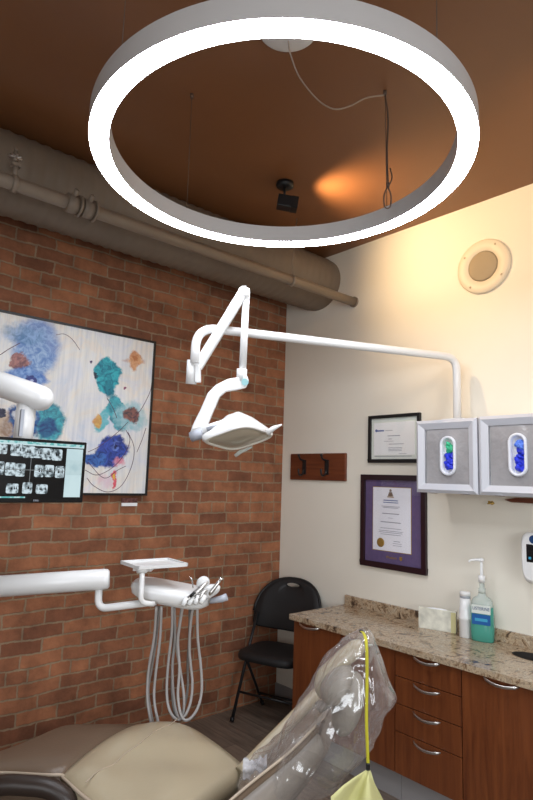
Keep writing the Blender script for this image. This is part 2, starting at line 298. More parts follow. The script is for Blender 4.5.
# ------------------------------------------------------------------ mesh builder
ORI = {}
class MB:
    def __init__(s): s.bm = bmesh.new(); s.mi = 0; s.smooth = False
    def _face(s, vs, smooth=None):
        try: f = s.bm.faces.new(vs)
        except ValueError: return None
        f.material_index = s.mi; f.smooth = s.smooth if smooth is None else smooth; return f
    def poly(s, pts, ext=None):
        """flat polygon, or a prism when ext (a vector) is given"""
        a = [s.bm.verts.new(Vector(p)) for p in pts]; s._face(a, False)
        if ext is not None:
            b = [s.bm.verts.new(Vector(p)+Vector(ext)) for p in pts]; s._face(b[::-1], False)
            for i in range(len(a)): s._face([a[i], a[(i+1) % len(a)], b[(i+1) % len(a)], b[i]], s.smooth)
        return s
    def box(s, x0, x1, y0, y1, z0, z1):
        s.poly([(x0, y0, z0), (x1, y0, z0), (x1, y1, z0), (x0, y1, z0)], (0, 0, z1-z0)); return s
    def obox(s, o, a, b, c):
        """box centred at o with half-axis vectors a, b, c"""
        o, a, b, c = map(Vector, (o, a, b, c))
        s.poly([o-a-b-c, o+a-b-c, o+a+b-c, o-a+b-c], 2*c); return s
    def tube(s, pts, r, n=12, cap=True, sub=0, flat=1.0, up=None):
        pts = [Vector(p) for p in pts]; rr = r if isinstance(r, (list, tuple)) else [r]*len(pts)
        if sub: pts, rr = catmull(pts, rr, sub)
        rings = []; prev = Vector(up) if up else None
        for i, p in enumerate(pts):
            d = (pts[min(i+1, len(pts)-1)]-pts[max(i-1, 0)]).normalized()
            if prev is None:
                prev = Vector((0, 0, 1)) if abs(d.z) < .9 else Vector((1, 0, 0))
            u = (prev-d*prev.dot(d)).normalized(); v = d.cross(u); prev = u
            rings.append([s.bm.verts.new(p+(u*math.cos(2*PI*k/n)+v*math.sin(2*PI*k/n)*flat)*rr[i]) for k in range(n)])
        for a, b in zip(rings, rings[1:]):
            for k in range(n): s._face([a[k], a[(k+1) % n], b[(k+1) % n], b[k]], True)
        if cap: s._face(rings[0][::-1], False); s._face(rings[-1], False)
        return s
    def lathe(s, o, axis, prof, n=32, ref=None):
        """prof: list of (distance along axis, radius)"""
        o = Vector(o); d = Vector(axis).normalized(); q = Vector(ref) if ref else (Vector((0, 0, 1)) if abs(d.z) < .9 else Vector((1, 0, 0)))
        u = (q-d*q.dot(d)).normalized(); v = d.cross(u); rings = []
        for h, r in prof:
            rings.append([s.bm.verts.new(o+d*h+(u*math.cos(2*PI*k/n)+v*math.sin(2*PI*k/n))*max(r, 1e-5)) for k in range(n)])
        for a, b in zip(rings, rings[1:]):
            for k in range(n): s._face([a[k], a[(k+1) % n], b[(k+1) % n], b[k]], True)
        s._face(rings[0][::-1], False); s._face(rings[-1], False); return s
    def ell(s, o, a, b, c, n=16, m=10):
        o, a, b, c = map(Vector, (o, a, b, c)); rows = []
        for i in range(m+1):
            th = PI*i/m; rows.append([s.bm.verts.new(o+c*math.cos(th)+(a*math.cos(2*PI*k/n)+b*math.sin(2*PI*k/n))*max(math.sin(th), 1e-4)) for k in range(n)])
        for p, q in zip(rows, rows[1:]):
            for k in range(n): s._face([p[k], p[(k+1) % n], q[(k+1) % n], q[k]], True)
        return s
    def grid(s, rows, closed=False):
        vs = [[s.bm.verts.new(Vector(p)) for p in r] for r in rows]
        for a, b in zip(vs, vs[1:]):
            n = len(a)
            for k in range(n if closed else n-1): s._face([a[k], a[(k+1) % n], b[(k+1) % n], b[k]], True)
        return vs
    def build(s, name, mats, parent=None, bevel=0, seg=2, subsurf=0, label=None):
        bmesh.ops.remove_doubles(s.bm, verts=s.bm.verts, dist=1e-6)
        bmesh.ops.recalc_face_normals(s.bm, faces=s.bm.faces)
        me = bpy.data.meshes.new(name); o = bpy.data.objects.new(name, me)
        off = Vector((0, 0, 0))
        if parent is not None:
            off = ORI.get(parent.name, Vector((0, 0, 0))); o.parent = parent; ORI[o.name] = off
        else:
            vs = [v.co for v in s.bm.verts]
            off = Vector(((min(v.x for v in vs)+max(v.x for v in vs))/2, (min(v.y for v in vs)+max(v.y for v in vs))/2, min(v.z for v in vs)))
            if getattr(s, 'world', False): off = Vector((0, 0, 0))
            o.location = off; ORI[o.name] = off
        bmesh.ops.translate(s.bm, verts=s.bm.verts, vec=-off)
        s.bm.to_mesh(me); s.bm.free()
        for m in (mats if isinstance(mats, (list, tuple)) else [mats]): me.materials.append(m)
        C.objects.link(o)
        if bevel:
            b = o.modifiers.new('bevel', 'BEVEL'); b.width = bevel; b.segments = seg; b.limit_method = 'ANGLE'; b.angle_limit = math.radians(40)
        if subsurf:
            b = o.modifiers.new('subdivision', 'SUBSURF'); b.levels = subsurf; b.render_levels = subsurf
        if label: o['label'] = label
        return o
def catmull(pts, rr, sub):
    P = [pts[0]*2-pts[1]]+pts+[pts[-1]*2-pts[-2]]; R = [rr[0]]+list(rr)+[rr[-1]]; out = []; ro = []
    for i in range(1, len(P)-2):
        for k in range(sub):
            t = k/sub; a, b, c, d = P[i-1], P[i], P[i+1], P[i+2]
            out.append(.5*((2*b)+(c-a)*t+(2*a-5*b+4*c-d)*t*t+(3*b-a-3*c+d)*t**3)); ro.append(R[i]+(R[i+1]-R[i])*t)
    out.append(pts[-1]); ro.append(rr[-1]); return out, ro
def fillet(pts, rad, n=8):
    """polyline with rounded corners"""
    pts = [Vector(p) for p in pts]; out = [pts[0]]
    for i in range(1, len(pts)-1):
        a, b, c = pts[i-1], pts[i], pts[i+1]; d1 = (a-b).normalized(); d2 = (c-b).normalized()
        r = rad[i-1] if isinstance(rad, (list, tuple)) else rad
        p, q = b+d1*r, b+d2*r
        for k in range(n+1):
            t = k/n; out.append((1-t)**2*p+2*t*(1-t)*b+t*t*q)
    out.append(pts[-1]); return out
def thing(name, loc, label, cat, group=None, rz=0):
    o = bpy.data.objects.new(name, None); C.objects.link(o); o.empty_display_size = .05
    o.location = loc; o.rotation_euler = (0, 0, rz); o['label'] = label; o['category'] = cat
    if group: o['group'] = group
    ORI[o.name] = Vector(loc) if rz == 0 else Vector((0, 0, 0)); return o
def tag(o, label, cat, group=None, kind=None):
    o['label'] = label; o['category'] = cat
    if group: o['group'] = group
    if kind: o['kind'] = kind
    return o
def struct(mb, name, m, bevel=0):
    mb.world = True; o = mb.build(name, m, bevel=bevel); o['kind'] = 'structure'; return o
def text(body, origin, xdir, updir, size, m, parent, name='lettering', fit=None, depth=.0008):
    cu = bpy.data.curves.new('t', 'FONT'); cu.body = body; cu.size = size; cu.align_x = 'CENTER'; cu.align_y = 'CENTER'; cu.extrude = depth
    to = bpy.data.objects.new('t', cu); C.objects.link(to); bpy.context.view_layer.update()
    me = bpy.data.meshes.new_from_object(to.evaluated_get(bpy.context.evaluated_depsgraph_get()))
    bpy.data.objects.remove(to); bpy.data.curves.remove(cu)
    w = max(v.co.x for v in me.vertices)-min(v.co.x for v in me.vertices)
    sx = fit/w if fit else 1
    X = Vector(xdir).normalized(); Y = Vector(updir).normalized(); Z = X.cross(Y); o0 = Vector(origin)-ORI[parent.name]
    for v in me.vertices: v.co = o0+X*v.co.x*sx+Y*v.co.y+Z*v.co.z
    me.materials.append(m); o = bpy.data.objects.new(name, me); C.objects.link(o); o.parent = parent; ORI[o.name] = ORI[parent.name]; return o

# ------------------------------------------------------------------ room
X0, Y0 = -5.2, -5.4
struct(MB().box(X0, 0, Y0, 0, -.08, 0), 'floor', M['floor'])
struct(MB().box(X0, 0, Y0, 0, H, H+.08), 'ceiling', M['ceil'])
struct(MB().box(X0-.1, .1, 0, .12, -.08, H+.08), 'wall_back', M['brick'])
struct(MB().box(0, .1, Y0, 0, -.08, H+.08), 'wall_right', M['cream'])
struct(MB().box(X0-.1, X0, Y0, 0, -.08, H+.08), 'wall_left', M['cream'])
struct(MB().box(X0-.1, .1, Y0-.1, Y0, -.08, H+.08), 'wall_front', M['cream'])
struct(MB().box(-.012, 0, -.70, -.0, 0, .10), 'baseboard_right', M['trimgrey'])

# ------------------------------------------------------------------ duct and pipe
mb = MB(); mb.smooth = True
n = 40; rows = []; x = X0; k = 0
while x <= 0.0001:
    b = 0 if k % 3 else .006
    rows.append([(x, -.37+(.226+b)*math.cos(2*PI*i/n), 3.19+(.204+b)*math.sin(2*PI*i/n)) for i in range(n)]); x += .022; k += 1
rows.append([(0, -.37+.226*math.cos(2*PI*i/n), 3.19+.204*math.sin(2*PI*i/n)) for i in range(n)])
mb.grid(rows, closed=True)
tag(mb.build('air_duct', M['duct']), 'large oval ribbed beige ventilation duct along the top of the brick wall', 'duct')
pp = thing('ceiling_pipe', (-2.5, -.735, 2.975), 'slim painted pipe running in front of the oval duct below the ceiling', 'pipe')
MB().tube([(X0, -.735, 2.975), (0, -.735, 2.975)], .033, 20).build('pipe_run', M['pipe'], pp)
MB().tube([(-.012, -.735, 2.975), (0, -.735, 2.975)], .04, 20).build('end_collar', M['pipe'], pp)
for px in (14,):
    xx = at(px, 185, y=-.735).x
    c = MB(); c.tube([(xx-.012, -.735, 2.975), (xx+.012, -.735, 2.975)], .041, 20)
    c.tube([(xx, -.735, 3.01), (xx, -.735, 3.07)], .012, 10); c.box(xx-.02, xx+.02, -.75, -.72, 3.06, 3.075)
    c.tube([(xx, -.735, 3.07), (xx, -.735, 3.10)], .008, 8)
    c.build('pipe_hanger', M['pipe'], pp)
for px in (72, 88):
    xx = at(px, 200, y=-.735).x
    c = MB(); c.tube([(xx-.028, -.735, 2.975), (xx+.028, -.735, 2.975)], .047, 20); c.tube([(xx, -.76, 3.0), (xx, -.79, 3.03)], .012, 8)
    c.tube([(xx+.03, -.735, 2.975), (xx+.042, -.735, 2.975)], .054, 20)
    c.build('pipe_coupling', M['pipe'], pp)
c = MB(); c.tube([(-.65, -.735, 3.0), (-.65, -.77, H)], .003, 6); c.tube([(-.662, -.735, 2.975), (-.638, -.735, 2.975)], .039, 20); c.build('hanger_wire', M['pipe'], pp)
# sprinkler star above the pipe at the left
o = at(14, 159, y=-.735)+Vector((0, -.02, 0))
sp = thing('sprinkler_head', o, 'small star shaped sprinkler head above the pipe at upper left', 'sprinkler'); c = MB()
for a in range(8):
    d = Vector((math.cos(a*PI/4), math.sin(a*PI/4), 0)); c.tube([o, o+d*.03], .005, 6)
c.build('deflector', M['steel'], sp); MB().tube([o-Vector((0, 0, .02)), o+Vector((0, 0, .03))], .010, 10).tube([o+Vector((0, 0, .03)), o+Vector((0, 0, .045))], .008, 8).build('stem', M['pipe'], sp)

# ------------------------------------------------------------------ ring light
nrm = Vector((.01038, .02297, 1)).normalized(); cen = Vector((-1.8074, -1.8835, 2.8401)); Ro, Ri, HT = .718, .646, .078
ring = thing('ring_light', (-1.79, -1.89, H), 'big glowing white ring pendant lamp hung below the brown ceiling', 'lamp')
g = MB(); e_ = (Vector((1, 0, 0))-nrm*nrm.x).normalized(); f_ = nrm.cross(e_)
def rp(r, h, a): return cen+nrm*h+(e_*math.cos(a)+f_*math.sin(a))*r
n = 128
for r0, h0, r1, h1 in ((Ro, 0, Ro, HT), (Ro, HT, Ri, HT), (Ri, HT, Ri, 0), (Ri, 0, Ri+.002, 0), (Ro-.002, 0, Ro, 0), (Ri+.002, 0, Ri+.002, .01), (Ro-.002, .01, Ro-.002, 0)):
    g.grid([[rp(r0, h0, 2*PI*i/n) for i in range(n)], [rp(r1, h1, 2*PI*i/n) for i in range(n)]], closed=True)
hs = g.build('housing', M['ringgrey'], ring)
md = hs.modifiers.new('edge', 'EDGE_SPLIT'); md.split_angle = .6
g = MB(); g.grid([[rp(Ri+.002, .0005, 2*PI*i/n) for i in range(n)], [rp(Ro-.002, .0005, 2*PI*i/n) for i in range(n)]], closed=True)
g.build('led_diffuser', M['glow'], ring, label='glowing white diffuser')
rm = (Ro+Ri)/2
for adeg, top in ((89, Vector((-1.884, -1.333, H))), (1, Vector((-1.264, -1.962, H))), (179, None), (270, None)):
    p = rp(rm, HT, math.radians(adeg)); top = top or Vector((p.x, p.y, H))
    MB().tube([p, top], .0016, 6).tube([top-Vector((0, 0, .02)), top], .008, 10).tube([p, p+Vector((0, 0, .025))], .005, 8).build('suspension_cable', M['wire'], ring)
MB().lathe((-1.835, -1.925, H), (0, 0, -1), [(0, .118), (.012, .116), (.016, .108), (.017, 0)], 48).build('ceiling_canopy', M['whited'], ring)
W2 = Vector((-1.264, -1.962, H-.02)); cpts = [Vector((-1.80, -1.89, H-.015)), at(291, 56, t=2.32), at(300, 78, t=2.36), at(318, 100, t=2.42), at(334, 109, t=2.47), at(350, 106, t=2.51), at(366, 98, t=2.55), W2]
MB().tube(cpts, .0032, 8, sub=8).build('power_cord', M['cord'], ring)
b0 = W2; bpts = [b0, at(388, 118, t=2.55), at(387, 150, t=2.52), at(388, 186, t=2.5)]
MB().tube(bpts, .004, 8, sub=6).tube([at(388, 186, t=2.5), at(384, 196, t=2.5), at(385, 207, t=2.5), at(390, 207, t=2.5), at(391, 196, t=2.5), at(388, 187, t=2.5)], .0032, 8, sub=6).tube([at(388, 187, t=2.5), at(392, 178, t=2.5), at(390, 168, t=2.5)], .0028, 8, sub=4).tube([at(388, 183, t=2.5), at(388, 187, t=2.5)], .007, 8).build('hanging_cord', M['wire'], ring)

# ------------------------------------------------------------------ ceiling spotlight
S0 = Vector((-1.026, -1.051, H)); sl = thing('ceiling_spotlight', S0, 'small black adjustable spotlight on a round base on the brown ceiling', 'spotlight')
MB().lathe(S0, (0, 0, -1), [(0, .052), (.022, .052), (.032, .040), (.034, 0)], 28).build('base', M['black'], sl)
MB().tube([S0-Vector((0, 0, .03)), S0-Vector((0, 0, .085))], .007, 10).ell(S0-Vector((0, 0, .088)), (.016, 0, 0), (0, .016, 0), (0, 0, .016)).build('stem', M['black'], sl)
aim = (Vector((0, -1.85, 3.24))-S0).normalized(); hc = S0+Vector((0, 0, -.125)); sd = aim.cross(Vector((0, 0, 1))).normalized(); su = sd.cross(aim)
hd = MB().obox(hc, aim*.042, sd*.036, su*.036).build('lamp_head', M['black'], sl, bevel=.005)
hb = MB()
for sgn in (1, -1): hb.obox(hc+aim*.06+sd*.034*sgn, aim*.02, sd*.002, su*.036); hb.obox(hc+aim*.06+su*.034*sgn, aim*.02, sd*.036, su*.002)
hb.build('hood', M['black'], sl)
MB().lathe(hc+aim*.043, aim, [(0, .022), (.002, .022)], 20).build('bulb', mat('warm_bulb', (.9, .8, .6), .3, emit=(1, .66, .36), estr=4), sl)

# ------------------------------------------------------------------ round wall speaker
ws = thing('wall_speaker', (-.01, -1.757, 2.98), 'round beige in-wall speaker high on the cream wall', 'speaker')
MB().lathe((0, -1.757, 2.98), (-1, 0, 0), [(0, .170), (.010, .170), (.018, .160), (.018, .098), (.014, .096), (.014, 0)], 56).build('rim', M['spk'], ws)
MB().lathe((-.0145, -1.757, 2.98), (-1, 0, 0), [(0, .095), (.006, .085), (.009, .05), (.010, 0)], 48).build('grille', M['grille'], ws)
for a in (35, 125, 215, 305):
    p = Vector((-.018, -1.757+.143*math.cos(math.radians(a)), 2.98+.143*math.sin(math.radians(a))))
    MB().lathe(p, (-1, 0, 0), [(0, .007), (.002, .006)], 10).build('screw', M['grille'], ws)

# ------------------------------------------------------------------ painting
pt = thing('framed_painting', (-2.0, -.03, PZ0), 'large abstract painting of blue and teal flowers on the brick wall', 'painting')
fr = MB(); t_ = .014
for a in ((PX0, PX1, PZ1-t_, PZ1), (PX0, PX1, PZ0, PZ0+t_), (PX0, PX0+t_, PZ0+t_, PZ1-t_), (PX1-t_, PX1, PZ0+t_, PZ1-t_)): fr.box(a[0], a[1], -.05, 0, a[2], a[3])
fr.build('frame', M['frameb'], pt)
ob = MB(); ob.world = True
cv = MB(); cv.box(PX0+t_, PX1-t_, -.042, -.005, PZ0+t_, PZ1-t_); ln = cv; cv.mi = 1
# object coords of the canvas are relative to the root: shift them back in the material
for nd in list(M['canvas'].node_tree.nodes):
    if nd.type == 'TEX_COORD':
        nt = M['canvas'].node_tree; ad = nt.nodes.new('ShaderNodeVectorMath'); ad.operation = 'ADD'; ad.inputs[1].default_value = (-2.0, -.03, PZ0)
        for l in list(nd.outputs['Object'].links): nt.links.new(ad.outputs[0], l.to_socket)
        nt.links.new(nd.outputs['Object'], ad.inputs[0])
def stroke(pts, w=.0035):
    P, _ = catmull([at(a, b, y=-.0435) for a, b in pts], [1]*len(pts), 6)
    for i in range(len(P)-1):
        d = (P[i+1]-P[i]).normalized(); s_ = Vector((-d.z, 0, d.x))*w*.5; f = Vector((0, .0012, 0))
        ln.poly([P[i]-s_, P[i+1]-s_, P[i+1]+s_, P[i]+s_], f)
stroke([(85, 470), (97, 475), (112, 468), (124, 455), (130, 440), (126, 430)]); stroke([(88, 452), (100, 446), (118, 432), (128, 422)])
stroke([(128, 432), (134, 447), (132, 465), (122, 485), (108, 492), (94, 486), (87, 478)]); stroke([(88, 462), (104, 478), (118, 470), (126, 466)])
stroke([(134, 418), (142, 408), (150, 392), (152, 382)]); stroke([(137, 452), (142, 440), (146, 428)])
stroke([(107, 398), (113, 408), (117, 418)]); stroke([(56, 335), (64, 334), (72, 339), (80, 350)], .003); stroke([(0, 355), (9, 349), (20, 343)], .004)
cvo = cv.build('canvas', [M['canvas'], mat('paint_lines', (.10, .04, .07), .6)], pt)
cd = thing('wall_card', at(129, 506, y=-.004), 'tiny white and red card on the brick below the painting', 'card')
a, b = at(122, 498, y=-.006), at(137, 506, y=-.006)
MB().box(a.x, b.x, -.008, 0, b.z, b.z+.020).build('card_base', M['paper2'], cd)
MB().box(a.x, b.x, -.006, 0, b.z+.021, a.z).build('card_picture', mat('card_print', (.18, .07, .06), .6, var=.7, vscale=50), cd)

# ------------------------------------------------------------------ coat rack
cr_ = thing('coat_rack', (0, -.4, 1.652), 'small cherry wood coat rack with two black hooks on the cream wall', 'coat rack')
MB().box(-.022, 0, -.687, -.115, 1.652, 1.855).build('board', M['cherryd'], cr_, bevel=.006)
for px in (304.5, 327):
    p = at(px, 463, x=-.022); c = MB(); y_ = p.y
    c.box(-.028, -.022, y_-.018, y_+.018, 1.695, 1.805)
    c.tube([(-.026, y_, 1.80), (-.07, y_, 1.81), (-.085, y_, 1.835)], .007, 10, sub=5).ell((-.086, y_, 1.838), (.011, 0, 0), (0, .011, 0), (0, 0, .011))
    c.tube([(-.026, y_, 1.73), (-.045, y_, 1.695), (-.075, y_, 1.69), (-.085, y_, 1.715), (-.085, y_, 1.735)], .007, 10, sub=5)
    c.build('hook', M['black'], cr_)

# ------------------------------------------------------------------ certificates
def framed(name, label, y0, y1, z0, z1, w, mfr, mmat, mpaper, py0, py1, pz0, pz1):
    """y0 > y1 (left to right in the picture)"""
    t = thing(name, (0, (y0+y1)/2, z0), label, 'framed certificate')
    f = MB()
    for a in ((y1, y0, z1-w, z1), (y1, y0, z0, z0+w), (y0-w, y0, z0+w, z1-w), (y1, y1+w, z0+w, z1-w)): f.box(-.024, 0, a[0], a[1], a[2], a[3])
    f.build('frame', mfr, t, bevel=.003)
    MB().box(-.008, -.001, y1+w, y0-w, z0+w, z1-w).build('mat_board', mmat, t)
    MB().box(-.0105, -.008, py1, py0, pz0, pz1).build('certificate_sheet', mpaper, t)
    MB().box(-.016, -.0145, y1+w, y0-w, z0+w, z1-w).build('glass_pane', M['glass'], t)
    return t
dp = framed('framed_diploma', 'portrait diploma with purple mat in a dark frame, gold seal at lower left', -.828, -1.350, 1.089, 1.704, .036, M['framed'], M['purple'], M['paper'], -.930, -1.233, 1.205, 1.620)
MB().box(-.0095, -.0078, -1.237, -.926, 1.201, 1.624).build('gold_fillet', M['gold'], dp)
def line(mb, yc, z, w, h=.005, x=-.0115): mb.box(x, -.0105, yc-w/2, yc+w/2, z-h/2, z+h/2)
yc = -1.075; L1 = MB()
for z, w, h in ((1.535, .115, .006), (1.521, .12, .005)): line(L1, yc, z, w, h)
L1.build('heading_lines', M['inkb'], dp)
L2 = MB()
for z, w, h in ((1.495, .145, .003), (1.487, .12, .003), (1.448, .135, .0045), (1.42, .04, .002), (1.392, .16, .0045), (1.352, .165, .0025), (1.335, .19, .0025), (1.325, .19, .0025), (1.312, .16, .0025)): line(L2, yc, z, w, h)
line(L2, -1.125, 1.272, .05, .003); line(L2, -1.128, 1.258, .07, .002); line(L2, -1.13, 1.245, .07, .002)
L2.build('text_lines', M['ink'], dp)
MB().lathe((-.0105, -.995, 1.255), (-1, 0, 0), [(0, .03), (.002, .03), (.003, .022), (.003, 0)], 28).build('gold_seal', M['gold'], dp)
c = MB(); c.box(-.013, -.0105, yc-.012, yc+.012, 1.563, 1.590); c.poly([(-.0105, yc-.022, 1.566), (-.0105, yc-.012, 1.585), (-.0105, yc-.012, 1.563)], (-.002, 0, 0)); c.poly([(-.0105, yc+.022, 1.566), (-.0105, yc+.012, 1.585), (-.0105, yc+.012, 1.563)], (-.002, 0, 0))
c.lathe((-.0105, yc, 1.600), (-1, 0, 0), [(0, .009), (.002, .009)], 14); c.mi = 1; c.box(-.013, -.0105, yc-.026, yc+.026, 1.555, 1.561)
c.build('crest', [mat('crest_brown', (.20, .13, .09), .6), M['gold']], dp)
text('Western', (-.0088, -1.08, 1.165), (0, -1, 0), (0, 0, 1), .024, M['gold'], dp, fit=.085)
c = MB(); c.poly([(-.008, -1.145, 1.178), (-.008, -1.165, 1.178), (-.008, -1.165, 1.160), (-.008, -1.155, 1.152), (-.008, -1.145, 1.160)], (-.0015, 0, 0)); c.build('mat_crest', M['gold'], dp)
sc_ = framed('small_framed_certificate', 'landscape certificate with pale mat in a thin black frame above the purple diploma', -.890, -1.310, 1.784, 2.110, .022, M['frameb'], M['matb'], M['paper2'], -.935, -1.262, 1.838, 2.058)
L3 = MB(); line(L3, -1.10, 1.966, .10, .004); line(L3, -1.07, 1.945, .03, .003); line(L3, -1.06, 1.930, .08, .002); line(L3, -1.12, 1.910, .12, .003)
for z in (1.885, 1.875, 1.865): line(L3, -1.11, z, .11, .0025)
line(L3, -1.17, 1.845, .06, .002); line(L3, -1.09, 1.829, .30, .0035, -.0095)
L3.build('text_lines', M['ink'], sc_)
c = MB(); c.lathe((-.0105, -.955, 2.005), (-1, 0, 0), [(0, .010), (.0012, .010)], 12); line(c, -.992, 2.003, .055, .010); c.mi = 1; line(c, -1.06, 2.003, .06, .005)
c.build('letterhead', [M['inkb'], mat('pale_ink', (.45, .46, .5), .7)], sc_)

# ------------------------------------------------------------------ glove dispensers (two framed wall cabinets)
def glove_cabinet(y0, y1, z0, z1, label, gm):
    xf, D = -.30, .28
    t = thing('glove_dispenser', (-.15, (y0+y1)/2, z0), label, 'glove dispenser', 'framed glove dispensers')
    MB().box(-.27, 0, y1+.012, y0-.012, z0+.008, z1-.008).build('cabinet_body', M['whited'], t)
    w = .052; f = MB()
    yy = (y0, y1); O = [(y0, z0), (y1, z0), (y1, z1), (y0, z1)]; I = [(y0-w, z0+w), (y1+w, z0+w), (y1+w, z1-w), (y0-w, z1-w)]
    Md = [(y0-w*.35, z0+w*.35), (y1+w*.35, z0+w*.35), (y1+w*.35, z1-w*.35), (y0-w*.35, z1-w*.35)]
    def V(pp, x): return [(x, p[0], p[1]) for p in pp]
    rows = [V(O, -.27), V(O, xf+.008), V(Md, xf-.006), V(I, xf+.012), V(I, -.272)]
    f.grid(rows, closed=True); fo = f.build('door_frame', M['silver'], t)
    for p in fo.data.polygons: p.use_smooth = False
    # film panel with an oval opening
    yc, zc = (y0+y1)/2-.012, (z0+z1)/2+.002; a, h = .037, .062; n = 48
    def oval(s, x, k=n):
        out = []
        for i in range(k):
            th = 2*PI*i/k; cy, cz = math.cos(th)*(a+s), math.sin(th)*(a+s); out.append((x, yc+cy, zc+cz+(h if cz >= 0 else -h)))
        return out
    def rect(x):
        out = []; hy, hz = abs(y0-y1)/2-w+.004, (z1-z0)/2-w+.004
        for i in range(n):
            th = 2*PI*i/n; cy, cz = math.cos(th), math.sin(th); m = max(abs(cy), abs(cz)); out.append((x, yc+cy/m*hy, (z0+z1)/2+cz/m*hz))
        return out
    P = MB(); P.grid([rect(xf+.018), oval(.003, xf+.014)], closed=True); P.build('film_panel', M['film'], t)
    R = MB(); R.grid([oval(.012, xf+.015), oval(.012, xf+.004), oval(.003, xf+.001), oval(-.003, xf+.006), oval(-.005, xf+.05)], closed=True); R.build('oval_rim', M['wht'], t)
    B = MB(); B.poly(oval(0, xf+.055)); B.build('pocket_back', M['inner'], t)
    random.seed(len(label))
    for gi, (dz, hh, m) in enumerate(gm):
        G = MB()
        for q in range(9):
            o = Vector((xf+.022+random.uniform(-.006, .008), yc-.006+random.uniform(-.014, .014), zc+dz+random.uniform(-hh, hh)*.75))
            a1 = Vector((random.uniform(-1, 1), random.uniform(-1, 1), random.uniform(-1, 1))).normalized(); b1 = a1.orthogonal().normalized(); c1 = a1.cross(b1)
            G.ell(o, a1*.027, b1*.017, c1*.012, 10, 8)
        go = G.build('glove_bundle', m, t)
        dm = go.modifiers.new('crease', 'DISPLACE'); tx = bpy.data.textures.new('crease', 'CLOUDS'); tx.noise_scale = .012; dm.texture = tx; dm.strength = .008
    for dy in (-.1, .1): MB().box(xf-.002, xf+.03, yc+dy-.02, yc+dy+.02, z0-.004, z0+.002).build('clip', M['steel'], t)
    return t
glove_cabinet(-1.468, -1.850, 1.603, 2.018, 'left framed glove dispenser, green and blue gloves in its oval window', [(.05, .02, M['gloveg']), (-.012, .045, M['glove']), (-.05, .03, M['glove'])])
glove_cabinet(-1.860, -2.254, 1.603, 2.022, 'right framed glove dispenser at the picture edge, only blue gloves in its oval', [(.045, .022, M['glovel']), (.0, .035, M['glove']), (-.048, .035, M['glove'])])
tag(MB().poly([(-.03, -1.862, 1.578), (-.03, -1.93, 1.592), (-.03, -2.30, 1.60), (-.03, -2.30, 1.562), (-.03, -1.9, 1.566)], (.03, 0, 0)).build('wood_rail', M['cherryd'], bevel=.003), 'short brown wooden rail on the wall under the right glove dispenser', 'rail')
bh = at(492, 503, x=0); tag(MB().tube([(0, bh.y, bh.z), (-.03, bh.y, bh.z), (-.035, bh.y, bh.z+.012)], .006, 10, sub=4).tube([(-.03, bh.y+.012, bh.z-.004), (-.03, bh.y-.028, bh.z)], .004, 8).lathe((0, bh.y, bh.z), (-1, 0, 0), [(0, .012), (.005, .010)], 14).build('brass_hook', M['brass']), 'tiny brass hook on the wall below the glove dispensers', 'hook')

# ------------------------------------------------------------------ soap dispenser at the picture edge
d_ = thing('soap_dispenser', (-.05, -2.048, 1.16), 'white hand soap dispenser on the cream wall at the right picture edge', 'dispenser')
yc = -2.048; n = 28
def dsec(x, s, z0=1.148, z1=1.415):
    out = []
    hw = .068*s; hz = (z1-z0)/2*s; zc = (z0+z1)/2
    for i in range(n):
        th = 2*PI*i/n; c_, s__ = math.cos(th), math.sin(th); e = .35 if s__ > 0 else .75
        out.append((x, yc+hw*math.copysign(abs(c_)**.45, c_), zc+hz*math.copysign(abs(s__)**e, s__)))
    return out
mb = MB(); vs = mb.grid([dsec(0, .97), dsec(-.07, 1), dsec(-.095, .95), dsec(-.105, .82)], closed=True); mb._face(vs[-1]); mb._face(vs[0][::-1])
mb.build('cover', M['white'], d_)
MB().box(-.108, -.10, yc-.036, yc+.034, 1.262, 1.355).build('window', M['blackg'], d_, bevel=.004)
c = MB(); c.lathe((-.104, yc-.004, 1.380), (-1, 0, 0), [(0, .022), (.003, .020)], 20); c.build('logo', M['navy'], d_)
MB().box(-.110, -.107, yc+.008, yc+.020, 1.278, 1.290).build('indicator', M['cyan'], d_)

# ------------------------------------------------------------------ counter and cabinets
XF = -.52
def handle(t, par, ya, yb, z):
    pts = []
    for k in range(13):
        u = k/12; y = ya+(yb-ya)*u; s_ = math.sin(PI*u); pts.append((XF-.024-.018*s_, y-.008, z+.006*(abs(2*u-1)**2)-.006*s_))
    pts[0] = (XF-.018, ya-.008, z+.010); pts[-1] = (XF-.018, yb-.008, z+.006)
    MB().tube(pts, [.004]+[.0075]*11+[.004], 10, flat=.6).build('handle', M['steel'], par)
def cabinet(name, y0, y1, label, fronts, group=None):
    """fronts: list of (kind, ya, yb, z0, z1, handle y range)"""
    t = thing(name, (-.27, (y0+y1)/2, 0), label, 'cabinet', group)
    MB().box(-.50, -.002, y1+.001, y0-.001, .15, .766).build('carcass', M['cherry'], t)
    MB().box(-.46, -.01, y1+.001, y0-.001, 0, .15).build('toe_kick', M['trimgrey'], t)
    for kind, ya, yb, z0, z1, h in fronts:
        f = MB().box(XF, -.501, yb+.0025, ya-.0025, z0+.002, z1-.002).build(kind, M['cherry'], t, bevel=.0015)
        if h: handle(t, f, h[0], h[1], z1-.014 if not (len(h) > 2) else h[2])
    return t
ZT = .772
cabinet('base_cabinet', -.705, -1.480, 'two door cherry base cabinet at the chair end of the counter', [('cabinet_door', -.705, -1.100, .155, ZT, (-.765, -.935)), ('cabinet_door', -1.100, -1.480, .155, ZT, (-1.17, -1.34))])
